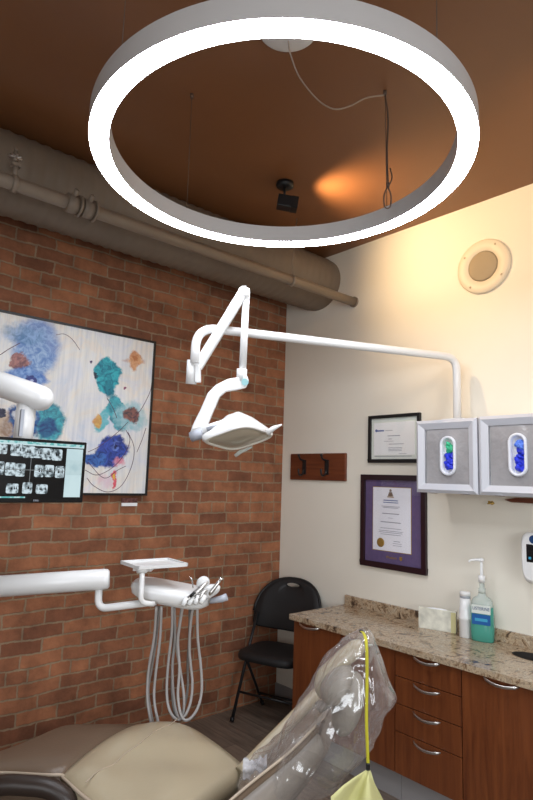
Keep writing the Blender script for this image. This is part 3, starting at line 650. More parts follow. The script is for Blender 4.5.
cabinet('drawer_cabinet', -1.480, -1.869, 'cherry base cabinet with four drawers', [('drawer', -1.480, -1.869, .636, ZT, (-1.600, -1.756)), ('drawer', -1.480, -1.869, .4985, .636, (-1.600, -1.756)), ('drawer', -1.480, -1.869, .361, .4985, (-1.600, -1.756)), ('drawer', -1.480, -1.869, .155, .361, (-1.600, -1.756))])
cabinet('waste_cabinet', -1.869, -2.75, 'wide door cherry base cabinet right of the drawers, below the round counter opening', [('cabinet_door', -1.869, -2.75, .155, ZT, (-1.986, -2.154))])
# end panel shows the cabinet side
ct = thing('countertop', (-.27, -1.7, ZT), 'long speckled beige granite countertop', 'countertop')
hc_ = Vector((-.16, -2.065)); rh = .105
mb = MB(); outer = []; inner = []; n = 64
y_a, y_b, xa, xb = -.690, -2.77, -.548, -.0
cnt = [(xa, y_a), (xb, y_a), (xb, y_b), (xa, y_b)]
def rect_pt(th, x0, x1, y0, y1, c):
    dx, dy = math.cos(th), math.sin(th); tt = 1e9
    if dx > 0: tt = min(tt, (x1-c.x)/dx)
    if dx < 0: tt = min(tt, (x0-c.x)/dx)
    if dy > 0: tt = min(tt, (y1-c.y)/dy)
    if dy < 0: tt = min(tt, (y0-c.y)/dy)
    return (c.x+dx*tt, c.y+dy*tt)
sx0, sx1, sy0, sy1 = xa+.001, xb, -2.30, -1.85
angs = sorted([2*PI*i/n for i in range(n)]+[math.atan2(q[1]-hc_.y, q[0]-hc_.x) % (2*PI) for q in ((xa, sy0), (xb, sy0), (xb, sy1), (xa, sy1))])
zb, zt = ZT, .8045
ring_o_t = [(*rect_pt(a, xa, xb, sy0, sy1, hc_), zt) for a in angs]; ring_i_t = [(hc_.x+rh*math.cos(a)*.62, hc_.y+rh*math.sin(a), zt) for a in angs]
ring_i_b = [(p[0], p[1], zb) for p in ring_i_t]; ring_o_b = [(p[0], p[1], zb) for p in ring_o_t]
vs = mb.grid([ring_o_b, ring_o_t, ring_i_t, ring_i_b, ring_o_b], closed=True)
for f in mb.bm.faces: f.smooth = False
mb.box(xa, xb, sy1, y_a, zb, zt); mb.box(xa, xb, y_b, sy0, zb, zt)
mb.build('slab', M['granite'], ct)
MB().box(-.022, 0, y_b, -.695, .8046, .868).build('backsplash', M['granite'], ct, bevel=.002)
mb = MB(); rr_ = lambda k, z: [(hc_.x+rh*k*math.cos(2*PI*i/48)*.62, hc_.y+rh*k*math.sin(2*PI*i/48), z) for i in range(48)]
mb.grid([rr_(1.06, zt+.0015), rr_(1.0, zt+.003), rr_(.97, zt), rr_(.95, .775)], closed=True); mb.poly(rr_(.95, .775)); mb.build('waste_opening', M['darkgap'], ct)

# ------------------------------------------------------------------ counter items
a, b = at(418.5, 627.5, z=zt), at(456, 633.5, z=zt); a.z = b.z = zt; a.x -= .0; dx = (b-a).normalized(); nx = Vector((-dx.y, dx.x, 0)); nx = nx if nx.x > 0 else -nx
a2 = Vector(a)
tb = thing('tissue_box', a, 'white and pale yellow patterned tissue box against the backsplash', 'box')
wv_ = (b-a); dv = nx*.032
mb = MB(); mb.poly([a, b, b+dv, a+dv], (0, 0, .118)); mb.build('carton', M['tissue'], tb, bevel=.002)
mb = MB(); p = b-dx*.028-nx*.0012; mb.poly([p, b-nx*.0012, b-nx*.0012+Vector((0, 0, .112)), p+Vector((0, 0, .112))], nx*.001)
mb.build('yellow_edge_print', M['tisy'], tb)
c = MB(); mid = a+wv_*.5+dv*.5+Vector((0, 0, .118)); c.ell(mid, dx*.06, nx*.013, (0, 0, .006)); c.build('tissue', M['paper2'], tb)
cb = Vector((-.090, -1.650, zt)); cs = thing('white_canister', cb, 'slim white cylindrical canister with a grey ring near its cap, left of the mouthwash', 'canister')
MB().lathe(cb, (0, 0, 1), [(0, .033), (.002, .035), (.095, .035), (.097, .0365), (.11, .0365), (.112, .035), (.150, .035), (.155, .034), (.160, .031), (.212, .029)], 32).build('body', M['white'], cs)
MB().lathe(cb+Vector((0, 0, .212)), (0, 0, 1), [(0, .029), (.010, .0295), (.012, .0295)], 32).build('grey_ring', M['lgrey'], cs)
MB().lathe(cb+Vector((0, 0, .224)), (0, 0, 1), [(0, .030), (.018, .030), (.022, .027), (.023, 0)], 32).build('cap', M['white'], cs)
bo = Vector((-.088, -1.752, zt)); bt = thing('mouthwash_bottle', bo, 'clear pump bottle of mint green mouthwash with blue and white label', 'bottle')
bx = Vector((-.42, -.91, 0)).normalized()*-1; bx = Vector((.30, -.95, 0)).normalized(); by = Vector((bx.y, -bx.x, 0)); by = by if by.x < 0 else -by   # bx: along the label, by: towards the room
def bsec(z, w, d, k=28):
    return [bo+bx*w*math.copysign(abs(math.cos(2*PI*i/k))**.7, math.cos(2*PI*i/k))+by*d*math.copysign(abs(math.sin(2*PI*i/k))**.7, math.sin(2*PI*i/k))+Vector((0, 0, z)) for i in range(k)]
mb = MB(); vs = mb.grid([bsec(.0, .055, .030), bsec(.006, .060, .035), bsec(.06, .062, .037), bsec(.13, .060, .036), bsec(.185, .058, .035)], closed=True); mb._face(vs[0]); mb._face(vs[-1]); mb.build('mouthwash', M['wash'], bt, label='green liquid')
mb = MB(); vs = mb.grid([bsec(.186, .059, .036), bsec(.21, .056, .034), bsec(.228, .044, .030), bsec(.238, .024, .022), bsec(.255, .019, .019)], closed=True); mb._face(vs[-1]); mb.build('bottle_shoulder', M['clear'], bt)
fc = bo+by*.0375
def lab(z0, z1, w, m, nm, off=0):
    q = fc+by*off; return MB().poly([q-bx*w+Vector((0, 0, z0)), q+bx*w+Vector((0, 0, z0)), q+bx*w+Vector((0, 0, z1)), q-bx*w+Vector((0, 0, z1))], by*.0012).build(nm, m, bt)
lab(.150, .196, .050, M['label'], 'white_label'); lab(.092, .146, .048, M['bluelab'], 'blue_label'); lab(.11, .125, .033, M['cyan'], 'label_stripe', .0013)
xd = bx if bx.cross(Vector((0, 0, 1))).dot(by) > 0 else -bx
text('LISTERINE', fc+by*.0018+Vector((0, 0, .176)), xd, (0, 0, 1), .024, M['navy'], bt, fit=.088)
q = bo+Vector((0, 0, .255))
MB().lathe(q, (0, 0, 1), [(0, .020), (.025, .020), (.027, .014), (.060, .014), (.061, 0)], 24).build('pump_chamber', M['clear'], bt)
MB().lathe(q+Vector((0, 0, .058)), (0, 0, 1), [(0, .019), (.035, .019), (.038, .008), (.125, .0065), (.125, 0)], 24).build('pump_collar', M['white'], bt)
pd = -R_.copy(); pd.z = 0; pd.normalize(); tp = q+Vector((0, 0, .178))
MB().ell(tp, (.014, 0, 0), (0, .014, 0), (0, 0, .012)).tube([tp, tp+pd*.03+Vector((0, 0, .001)), tp+pd*.062-Vector((0, 0, .003)), tp+pd*.070-Vector((0, 0, .014))], [.009, .007, .006, .005], 10, sub=4).build('pump_spout', M['white'], bt)

# ------------------------------------------------------------------ folding chair (local coordinates: faces -x)
fc_ = thing('folding_chair', (-.264, -.306, .007), 'black metal folding chair with padded seat in the corner', 'chair', rz=math.radians(20))
def curve_back(z):
    return 0
W = .225
def fx(z): return -.245+(z/.80)*.37      # front leg / back upright line
for s in (1, -1):
    MB().tube([(fx(0), s*W, .0), (fx(.44), s*W, .44), (fx(.66), s*(W-.004), .66)], .011, 10).tube([(fx(0)-.003, s*W, 0), (fx(.02), s*W, .025)], .015, 10).build('front_leg', M['black'], fc_)
    MB().tube([(-.16, s*(W-.03), .43), (-.01, s*(W-.03), .22), (.14, s*(W-.03), .0)], .010, 10).tube([(.14, s*(W-.03), 0), (.125, s*(W-.03), .025)], .014, 10).build('rear_leg', M['black'], fc_)
MB().tube([(fx(.17), -W, .17), (fx(.17), W, .17)], .008, 8).build('front_crossbar', M['black'], fc_)
MB().tube([(.07, -W+.03, .10), (.07, W-.03, .10)], .008, 8).build('rear_crossbar', M['black'], fc_)
def seat_sec(z, s):
    out = []
    for i in range(40):
        th = 2*PI*i/40; c_, s_ = math.cos(th), math.sin(th); w = .222*(1-.10*c_)
        out.append((-.055+.205*s*math.copysign(abs(c_)**.5, c_), w*s*math.copysign(abs(s_)**.5, s_), z))
    return out
mb = MB(); vs = mb.grid([seat_sec(.405, .93), seat_sec(.41, 1), seat_sec(.435, 1.01), seat_sec(.455, .97), seat_sec(.462, .85), seat_sec(.464, .5)], closed=True); mb._face(vs[0][::-1]); mb._face(vs[-1]); mb.build('padded_seat', M['blackv'], fc_)
# backrest: half-round panel with a slot near the top
bk = MB(); n = 48; hw = .264; zb0, zs = .565, .665; ztop = .905
def bo_(th):
    c_, s_ = math.cos(th), math.sin(th)
    if s_ >= 0: return (hw*math.copysign(abs(c_)**.85, c_), zs+(ztop-zs)*abs(s_)**.85)
    return (hw*math.copysign(abs(c_)**.25, c_)*.985, zs-(zs-zb0)*abs(s_)**.4)
def bpos(y, z, off): 
    x = fx(z)+.02+off-.03*(1-(y/hw)**2)*-1; return (x, y, z)
def slot(th): return (.052*math.cos(th), .862+.013*math.sin(th))
outer = [bo_(2*PI*i/n) for i in range(n)]; inn = [slot(2*PI*i/n) for i in range(n)]
def mid(k): return [((a[0]*(1-k)+b[0]*k), (a[1]*(1-k)+b[1]*k)) for a, b in zip(outer, inn)]
front = [[bpos(*p, -.010) for p in mid(k)] for k in (.04, .35, .7, .97)]; back = [[bpos(*p, .010) for p in mid(k)] for k in (.97, .7, .35, .04)]
bk.grid([[bpos(*p, 0) for p in outer]]+front+[[bpos(*p, 0) for p in inn]]+back+[[bpos(*p, 0) for p in outer]], closed=True)
bk.build('backrest', M['blackv'], fc_)
MB().tube([bpos(*bo_(PI*i/24), 0) for i in range(25)], .011, 10).build('back_hoop', M['black'], fc_)

# ------------------------------------------------------------------ monitor on arm
MY = -.95; mx1, mz0, mz1 = -2.094, 1.520, 1.787; mx0 = mx1-.53
mn = thing('wall_monitor', (-2.36, MY, mz0), 'black monitor showing rows of dental x-rays, hung on a white arm', 'monitor')
MB().box(mx0, mx1, MY, MY+.035, mz0, mz1).build('casing', M['blackg'], mn, bevel=.004)
bz = .013; zb_ = mz0+.020
SX0, SX1, SZ0, SZ1 = mx0+bz, mx1-bz, zb_, mz1-bz
s_ = MB(); f = Vector((0, .0006, 0))
def rc(x0, x1, z0, z1, mi, d=0): s_.mi = mi; s_.poly([(x0, MY-.0015-d, z0), (x1, MY-.0015-d, z0), (x1, MY-.0015-d, z1), (x0, MY-.0015-d, z1)], f)
rc(SX0, SX1, SZ0, SZ1, 0); rc(SX0, SX1, SZ1-.010, SZ1, 3, .0007); rc(SX0, SX1, SZ1-.016, SZ1-.010, 4, .0007)
rc(SX1-.078, SX1-.004, SZ0+.004, SZ1-.020, 2, .0007); rc(SX1-.078, SX1-.004, SZ0+.10, SZ0+.165, 5, .0014)
rc(SX0, SX1-.24, SZ0, SZ0+.006, 3, .0007)
def tile(cx, cz, w, h, top=False):
    s_.mi = 1; pts = []
    for i in range(20):
        th = 2*PI*i/20; c_, q_ = math.cos(th), math.sin(th); e = .3; pts.append((cx+w/2*math.copysign(abs(c_)**e, c_), MY-.0028, cz+h/2*math.copysign(abs(q_)**e, q_)))
    s_.poly(pts, f)
    s_.mi = 0
    for k in range(3): xx = cx+random.uniform(-.3, .3)*w; s_.poly([(xx, MY-.0032, cz-h*.05), (xx+w*.12, MY-.0032, cz-h*.1), (xx+w*.05, MY-.0032, cz+h*.3)], f*.3)
def sp_(px, py): q = at(px, py, y=MY); return q.x, q.z
for px, py, w, h in ((2, 449, .036, .036), (17, 450, .048, .044), (29, 452, .044, .044), (38, 453, .034, .038), (47, 454, .040, .044), (57, 455, .040, .044),
                     (1, 468, .020, .048), (10, 469, .036, .048), (20, 470, .036, .048), (39, 471, .036, .046), (49, 471, .036, .046), (59.5, 472, .036, .046),
                     (12, 488.5, .044, .036), (27, 488, .036, .042), (41.5, 489, .044, .036), (-10, 469, .036, .048), (-10, 488, .044, .036), (-14, 449, .048, .044)):
    x, z = sp_(px, py); tile(x, z, w*1.12, h*1.12)
x, z = sp_(30, 470); s_.mi = 6; s_.poly([(x-.0012, MY-.0035, z-.05), (x+.0012, MY-.0035, z-.05), (x+.0012, MY-.0035, z+.05), (x-.0012, MY-.0035, z+.05)], f*.3); s_.poly([(x-.25, MY-.0035, z-.0012), (x+.15, MY-.0035, z-.0012), (x+.15, MY-.0035, z+.0012), (x-.25, MY-.0035, z+.0012)], f*.3)
s_.build('screen', [M['screen_black'], M['xray'], M['pane'], M['bar'], M['pane'], M['pane2'], M['xline']], mn, label='lit screen of dental x-rays')
text('DELL', (sp_(36, 500)[0], MY-.001, mz0+.010), (1, 0, 0), (0, 0, 1), .010, M['lgrey'], mn, fit=.022)
ta, tb_ = at(-75, 358, t=2.55), at(43, 399, t=2.62)
mb = MB(); d = (tb_-ta).normalized(); mb.tube([ta, ta.lerp(tb_, .9), tb_-d*.01, tb_+d*.015, tb_+d*.035, tb_+d*.045], [.052, .059, .058, .052, .036, .012], 24); mb.build('support_arm', M['white'], mn)
v0 = at(27, 402, t=2.62); v1 = Vector((v0.x-.02, MY+.06, 1.68))
MB().tube([v0+Vector((0, 0, .01)), Vector((v0.x-.005, v0.y, v0.z-.22))], .042, 20).build('drop_post', M['white'], mn)
MB().box(v0.x-.036, v0.x-.022, v0.y-.046, v0.y-.03, v0.z-.16, v0.z-.04).build('hinge_strip', M['lgrey'], mn)
MB().obox((v0.x, (v0.y+MY+.03)/2, 1.66), (.05, 0, 0), (0, max(.02, abs(v0.y-MY-.03)/2), 0), (0, 0, .05)).build('mounting_plate', M['whited'], mn)

# ------------------------------------------------------------------ operatory light
LX = thing('operatory_light', (-.10, -1.622, 2.011), 'white dental operatory light on a long bent pole arm', 'dental light')
zA = 2.415; pole_b = Vector((-.10, -1.622, 2.03)); pole_t = Vector((-.10, -1.622, zA))
endA = at(196.5, 327, z=zA+.0)
q1 = endA; q2 = endA-Vector((0, 0, .19))
pts = fillet([pole_b, pole_t, q1, q2], [.085, .11], 10)
MB().tube(pts, .0235, 20).build('pole_arm', M['white'], LX)
MB().box(-.16, -.03, -1.69, -1.555, 2.011, 2.04).build('pole_base', M['whited'], LX)
tD = (endA-CAM).dot(F_)
j = at(191.5, 373, t=tD)
MB().tube([at(192.5, 360, t=tD), at(191, 384, t=tD)], .028, 16).build('swivel_joint', M['white'], LX)
MB().obox(at(198, 374, t=tD-.01), R_*.014, U_*.045, F_*.022).build('joint_block', M['whited'], LX, bevel=.004)
e0 = at(197, 368, t=tD); e1 = at(243.5, 292, t=tD); dv_ = (e1-e0).normalized(); sv = dv_.cross(F_).normalized()
MB().obox((e0+e1)/2, dv_*((e1-e0).length/2+.0), sv*.026, F_*.024).build('spring_arm', M['white'], LX, bevel=.008)
MB().obox((e0+e1)/2-sv*.0-F_*.0245, dv_*((e1-e0).length/2-.03), sv*.013, F_*.002).build('arm_cover', M['whited'], LX)
MB().tube([e1-F_*.026, e1+F_*.026], .028, 20).obox(at(246, 293, t=tD), R_*.020, U_*.022, F_*.026).build('elbow', M['white'], LX, bevel=.008)
MB().tube([at(246, 298, t=tD), at(242.5, 372, t=tD)], [.0185, .0195], 16).tube([at(246, 296.5, t=tD), at(246, 299, t=tD)], .020, 16).build('drop_tube', M['white'], LX)
MB().tube([at(242, 369, t=tD), at(241.5, 381, t=tD)], .027, 20).build('tube_collar', M['whited'], LX)
# yoke
yk = MB(); prof = [at(a, b, t=tD) for a, b in ((247, 375), (249, 381), (246, 388), (238, 390), (226, 392), (220, 397), (213, 413), (207, 428), (198, 437), (189, 437), (193, 425), (201, 409), (208, 393), (216, 385), (228, 379), (240, 377))]
yk.smooth = True; yk.poly([p-F_*.025 for p in prof], F_*.05); yk.build('yoke', M['white'], LX, bevel=.008, seg=3)
MB().tube([at(245, 382, t=tD-.024), at(245, 382, t=tD-.034)], .018, 20).build('yoke_badge', M['teal'], LX)
# lamp head: shallow dish with glass lens facing down towards the patient
hcn = at(239.5, 439, t=tD-.04); PXM = tD/FOC
ax = (R_*22.5+U_*8)*PXM; ay = (R_*15.5-U_*7)*PXM+F_*.125; nl = ax.cross(ay).normalized()
if nl.z > 0: nl = -nl
def hsec(h, sa, sb=None, n=48, e=.5, sk=0, ad=0):
    out = []; sb = sa if sb is None else sb
    for i in range(n):
        th = 2*PI*i/n; c_, q_ = math.cos(th), math.sin(th)
        out.append(hcn-nl*h+ax*(sa*math.copysign(abs(c_)**e, c_)+sk)+ay*(sb*math.copysign(abs(q_)**e, q_)+ad))
    return out
mb = MB(); vs = mb.grid([hsec(0, 1.0), hsec(.012, 1.06), hsec(.03, 1.04), hsec(.055, .86, .80, sk=.06, ad=.02), hsec(.095, .62, .42, sk=.14, ad=-.1), hsec(.128, .30, .18, sk=.2, ad=-.15)], closed=True); mb._face(vs[-1]); mb.build('lamp_shell', M['white'], LX)
mb = MB(); mb.grid([hsec(0, 1.0), hsec(-.004, .93), hsec(.006, .88)], closed=True); mb.build('lens_bezel', M['offwhite'], LX)
mb = MB(); vs = mb.grid([hsec(.004, .90), hsec(-.003, .6), hsec(-.005, .2)], closed=True); mb._face(vs[-1]); mb.build('lens', M['lens'], LX)
g1 = at(278.5, 425, t=tD-.06); g0 = at(268, 431, t=tD-.1)
MB().tube([at(267, 433, t=tD-.07), at(274, 428, t=tD-.07), at(282, 424.5, t=tD-.07)], [.016, .012, .004], 12).build('handle', M['whited'], LX)
MB().tube([at(235, 456, t=tD+.03), at(240, 452, t=tD+.03), at(252, 447, t=tD+.03)], [.010, .011, .006], 12).build('handle', M['clear'], LX)
MB().tube([at(193, 434, t=tD-.03), at(213, 428, t=tD-.05), at(234, 420, t=tD-.05)], [.026, .027, .020], 14).build('pivot_arm', M['white'], LX)
MB().tube([at(191, 437, t=tD-.045), at(203, 433, t=tD-.055)], [.026, .028], 14).build('pivot_cap', M['lgrey'], LX)
MB().tube([at(207, 429.5, t=tD-.078), at(231, 422, t=tD-.078)], [.012, .012], 10).build('grey_grip', M['lgrey'], LX)

# ------------------------------------------------------------------ dental delivery unit
tU = 2.6
DU = thing('dental_delivery_unit', at(170, 606, t=tU), 'white dental delivery unit with tray, instruments and hanging hoses', 'dental unit')
A0 = at(-90, 592.5, t=2.42); A1 = at(106, 579, t=tU); d = (A1-A0).normalized()
MB().tube([A0, A1-d*.01, A1+d*.008, A1+d*.016], [.046, .0455, .043, .034], 28).build('main_arm', M['white'], DU)
pts = fillet([at(99, 585, t=tU), at(98, 609, t=tU-.04), at(156, 601.5, t=tU-.06)], .045, 10)
MB().tube(pts, .0165, 16).build('elbow_arm', M['white'], DU)
ub = MB(); 
def usec(h, s, ds=0):
    """plan outline of the unit body at height h"""
    out = []; o = at(172, 590, t=tU+.02)
    for i in range(40):
        th = 2*PI*i/40; c_, q_ = math.cos(th), math.sin(th); e = .55
        out.append(o+Vector((0, 0, h))+ex*(.185*s*math.copysign(abs(c_)**e, c_)+ds)+ey*.125*s*math.copysign(abs(q_)**e, q_))
    return out
ex = Vector((R_.x, R_.y, 0)).normalized()*.97+Vector((0, 0, -.14)); ey = Vector((F_.x, F_.y, 0)).normalized()
mb = MB(); vs = mb.grid([usec(-.055, .60), usec(-.05, .78), usec(-.028, .97), usec(-.002, 1.0), usec(.012, .975), usec(.020, .90), usec(.024, .6), usec(.025, .3)], closed=True); mb._face(vs[0]); mb._face(vs[-1]); mb.build('unit_body', M['white'], DU)
# tray on its post
tc_ = at(154, 564.5, t=tU-.02); tx_ = (R_*1.0).copy(); tx_ = Vector((ex.x, ex.y, 0)).normalized(); ty_ = ey
ta_ = (tx_*.8+ty_*.6).normalized(); tb2 = (tx_*.6-ty_*.8).normalized()
mb = MB(); mb.obox(tc_, ta_*.120, tb2*.095, (0, 0, .004)); mb.build('instrument_tray', M['white'], DU, bevel=.004)
mb = MB()
for a_, b_ in ((1, 0), (-1, 0), (0, 1), (0, -1)):
    if a_: mb.obox(tc_+ta_*a_*.117+Vector((0, 0, .007)), ta_*.003, tb2*.095, (0, 0, .005))
    else: mb.obox(tc_+tb2*b_*.092+Vector((0, 0, .007)), ta_*.120, tb2*.003, (0, 0, .005))
mb.build('tray_rim', M['whited'], DU)
p0 = at(142.5, 569, t=tU-.13); p1 = at(140.5, 603, t=tU-.15); p2 = at(154, 604, t=tU-.12)
MB().tube(fillet([p0, p1, p2], .03, 8), .0115, 12).build('tray_post', M['white'], DU)
MB().tube([at(142, 567, t=tU-.12), at(142, 572, t=tU-.12)], .024, 16).obox(at(144, 568, t=tU-.04), tx_*.04, ty_*.04, (0, 0, .008)).build('tray_mount', M['whited'], DU)
# instrument holder (grey front lip and white pad)
mb = MB(); hp = at(204, 593, t=tU-.06)
vs = mb.grid([[hp+R_*(sa*math.cos(2*PI*i/28)*.072)+(U_*.55+F_*.0)*(sa*math.sin(2*PI*i/28)*.055)+U_*(sa*math.cos(2*PI*i/28)*.022)-F_*h for i in range(28)] for sa, h in ((.8, -.03), (1, -.01), (1, .01), (.85, .022), (.4, .026))], closed=True); mb._face(vs[0]); mb._face(vs[-1])
mb.build('instrument_holder', M['white'], DU)
mb = MB(); hq = at(203, 583, t=tU-.055)
mb.ell(hq, R_*.030+U_*.004, U_*.030, F_*.022, 18, 12); mb.build('control_pad', M['whited'], DU)
def inst(a, b, r, nm='handpiece', m='steel'):
    MB().tube([a, a.lerp(b, .2), a.lerp(b, .75), b], [r*.9, r*1.15, r, r*.45], 12).build(nm, M[m], DU)
inst(at(184, 603, t=tU-.12), at(208, 582, t=tU-.08), .010); inst(at(191, 602, t=tU-.12), at(207, 590, t=tU-.1), .008)
inst(at(209, 595, t=tU-.12), at(221, 579, t=tU-.10), .008); MB().ell(at(221, 579, t=tU-.1), R_*.010, U_*.008, F_*.008).build('mirror_tip', M['chrome'], DU)
inst(at(197, 602, t=tU-.12), at(203, 594, t=tU-.12), .007)
MB().tube([at(193, 588, t=tU-.1), at(192, 580, t=tU-.1), at(190, 577, t=tU-.1)], .003, 8, sub=4).build('air_nozzle', M['chrome'], DU)
MB().tube([at(210, 601, t=tU-.05), at(221, 599, t=tU-.05), at(227, 597, t=tU-.05)], [.012, .015, .016], 14).build('side_handle', M['lgrey'], DU)
for k, px in enumerate((185, 191, 197, 203)):
    MB().tube([at(px-2.5, 606-k*.8, t=tU-.13), at(px+2, 598-k*.8, t=tU-.11)], [.009, .013], 12).build('holder_cup', M['white'], DU)
MB().tube([at(190, 597, t=tU-.125), at(195, 592, t=tU-.12)], .007, 10).build('holder_clip', M['black'], DU)
def zp(x, y): return (130+x/4.845, 600+y/4.845)
hoses = [([(128, 30), (117, 180), (90, 340), (84, 470), (98, 575), (112, 640)], 'greyhose', 0), ([(152, 30), (146, 180), (124, 360), (117, 480), (134, 580), (150, 640)], 'greyhose', -.02), ([(140, 30), (128, 180), (105, 330), (88, 440), (104, 560), (125, 640)], 'greyhose', .03),
 ([(205, 30), (203, 150), (186, 300), (178, 440), (190, 530), (225, 578), (262, 565), (292, 500), (302, 400), (288, 240), (295, 100), (310, 20)], 'greyhose', 0),
 ([(215, 30), (218, 180), (206, 320), (212, 470), (232, 565), (255, 560), (262, 470), (245, 350), (228, 230), (238, 130), (252, 30)], 'greyhose', .02),
 ([(326, 10), (328, 180), (343, 320), (347, 440), (325, 530), (280, 582), (248, 560), (232, 460), (240, 330), (232, 200), (246, 90), (256, 30)], 'greyhose', -.03),
 ([(290, 30), (288, 180), (280, 300), (280, 420), (262, 520), (238, 575), (215, 540), (204, 430), (206, 300), (214, 160), (210, 30)], 'dhose', .04)]
for pts, m, dt in hoses:
    q = [at(*zp(*p), t=tU-.03+dt+(.03*math.sin(i*.9))) for i, p in enumerate(pts)]
    MB().tube(q, .0062, 8, sub=6).build('hose', M[m], DU)

# ------------------------------------------------------------------ dental patient chair
DC = thing('dental_chair', (-1.95, -1.45, 0), 'tan leather reclining dental patient chair in the foreground', 'dental chair')
def patch(cols, crown, thick, name, mats, m=12, wav=.0, edge=.035):
    """cushion between a near curve and a far curve with a soft crown; cols = [(near, far)]"""
    mb = MB(); P = []
    near, _ = catmull([c[0] for c in cols], [1]*len(cols), 6); far, _ = catmull([c[1] for c in cols], [1]*len(cols), 6); K = len(near)
    for i, (a, b) in enumerate(zip(near, far)):
        row = []; u = i/(K-1); eu = min(1, min(u, 1-u)*(K-1)/5); eu = 1-(1-eu)**2
        for k in range(m+1):
            v = k/m; p = a.lerp(b, v); ev = 1-(1-min(1, min(v, 1-v)*m/2.5))**2
            w = noise.noise(p*5)*wav
            row.append(p+Vector((0, 0, crown*(4*v*(1-v))+(eu*ev-1)*edge*.5+w*eu*ev)))
        P.append(row)
    def off(r, s, z): 
        c = sum(r, Vector())/len(r); return r
    low = [[p+Vector((0, 0, -thick+(-.0))) for p in row] for row in P]
    mb.grid(P); 
    loopT = P[0]+[r[-1] for r in P[1:]]+P[-1][::-1][1:]+[r[0] for r in P[::-1]][1:-1]
    loopB = [p-Vector((0, 0, thick)) for p in loopT]
    ctr = sum(loopT, Vector())/len(loopT)
    bulge = [p-Vector((0, 0, thick*.45))+((p-ctr)*Vector((1, 1, 0))).normalized()*.014 for p in loopT] if False else [p-Vector((0, 0, thick*.45))+Vector(((p-ctr).x, (p-ctr).y, 0)).normalized()*.012 for p in loopT]
    mb.grid([loopT, bulge, loopB], closed=True); mb.poly(loopB)
    o = mb.build(name, mats, DC); return o, loopT, near, far
lc = [(at(-34, 769, z=.64), at(-34, 760, z=.60)), (at(0, 767, z=.645), at(0, 750, z=.60)), (at(28, 768, z=.65), at(34, 735, z=.60)), (at(50, 769, z=.65), at(67, 722, z=.60)), (at(62, 769, z=.645), at(103, 720, z=.605)), (at(66, 772, z=.63), at(140, 719.5, z=.612))]
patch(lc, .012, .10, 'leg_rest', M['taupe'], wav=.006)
scs = [(at(62, 770, z=.64), at(138, 719.5, z=.62)), (at(80, 786, z=.635), at(163, 718, z=.628)), (at(101, 803, z=.625), at(188, 721.5, z=.622)), (at(122, 824, z=.612), at(217, 739, z=.612)), (at(140, 846, z=.60), at(246, 762, z=.60))]
so, lt, nr, fa = patch(scs, .022, .10, 'seat_cushion', M['tan'], m=16, wav=.020)
MB().tube([p+Vector((0, 0, -.018))+(p-fa[i]).normalized()*.004 for i, p in enumerate(nr)], .006, 8).build('seat_piping', M['piping'], DC)
ln2, _ = catmull([c[0] for c in lc], [1]*len(lc), 6); lf2, _ = catmull([c[1] for c in lc], [1]*len(lc), 6)
MB().tube([p+Vector((0, 0, -.018))+(p-lf2[i]).normalized()*.004 for i, p in enumerate(ln2[:-3])], .006, 8).build('leg_rest_piping', M['piping'], DC)
# stitched seam across the seat
sm = []
for k in range(9):
    v = k/8; i = int(len(nr)*(.30+.12*v)); p = nr[i].lerp(fa[i], .02+.96*v); sm.append(p+Vector((0, 0, .022*4*v*(1-v)+.0015+noise.noise(p*5)*.020)))
MB().tube(sm, .0022, 6, sub=3).build('seat_seam', M['piping'], DC)
# shell below
mb = MB(); mb.smooth = True
lp = [nr[i]+Vector((0, 0, -.10)) for i in range(0, len(nr), 3)]; lf = [fa[i]+Vector((0, 0, -.10)) for i in range(0, len(fa), 3)]
mb.poly([p for p in lp]+[p for p in lf[::-1]], (0, 0, -.10)); mb.build('seat_shell', M['darkbrown'], DC, bevel=.01)
lp = [p+Vector((0, 0, -.10)) for p in ln2[::3]]; lf = [p+Vector((0, 0, -.10)) for p in lf2[::3]]
mb = MB(); mb.smooth = True; mb.poly(lp+lf[::-1], (0, 0, -.06)); mb.build('leg_rest_shell', M['darkbrown'], DC, bevel=.01)
MB().tube(fillet([at(-40, 812, t=1.86), at(-10, 783, t=1.88), at(62, 788, t=1.88), at(84, 830, t=1.86)], .08, 6), .030, 16).build('armrest', M['darkbrown'], DC)
MB().box(-2.10, -1.78, -1.62, -1.32, .04, .44).build('lift_column', M['whited'], DC, bevel=.02)
MB().box(-2.35, -1.55, -1.70, -1.25, 0, .045).build('base_plate', M['darkbrown'], DC, bevel=.015)
# backrest: cushion between far edge (y=-1.69) and near edge (y=-1.96)
fe = [at(241, 777, y=-1.69), at(262, 755, y=-1.69), at(290, 726, y=-1.69), at(318, 697, y=-1.69), at(336, 676, y=-1.69)]
ne = [at(205, 824, y=-1.96), at(229, 801, y=-1.96), at(255, 779, y=-1.96), at(290, 751, y=-1.96), at(316, 725, y=-1.96)]
fs, _ = catmull(fe, [1]*5, 6); nsn, _ = catmull(ne, [1]*5, 6)
dn = Vector((.35, 0, -.93))
mb = MB(); rows = []
for a, b in zip(fs, nsn):
    row = []
    for k in range(11):
        v = k/10; row.append(a.lerp(b, v)+dn*(.045*4*v*(1-v)))
    rows.append(row+[b+dn*.05, a+dn*.05])
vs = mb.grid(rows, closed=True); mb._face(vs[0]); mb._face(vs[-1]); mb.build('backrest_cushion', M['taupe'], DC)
MB().tube([p-dn*.012 for p in fs], [.027]*len(fs), 14).build('far_side_bolster', M['tan'], DC)
MB().tube([p+dn*.002 for p in nsn], .0045, 10).build('backrest_piping', M['piping'], DC)
mb = MB(); rows = []
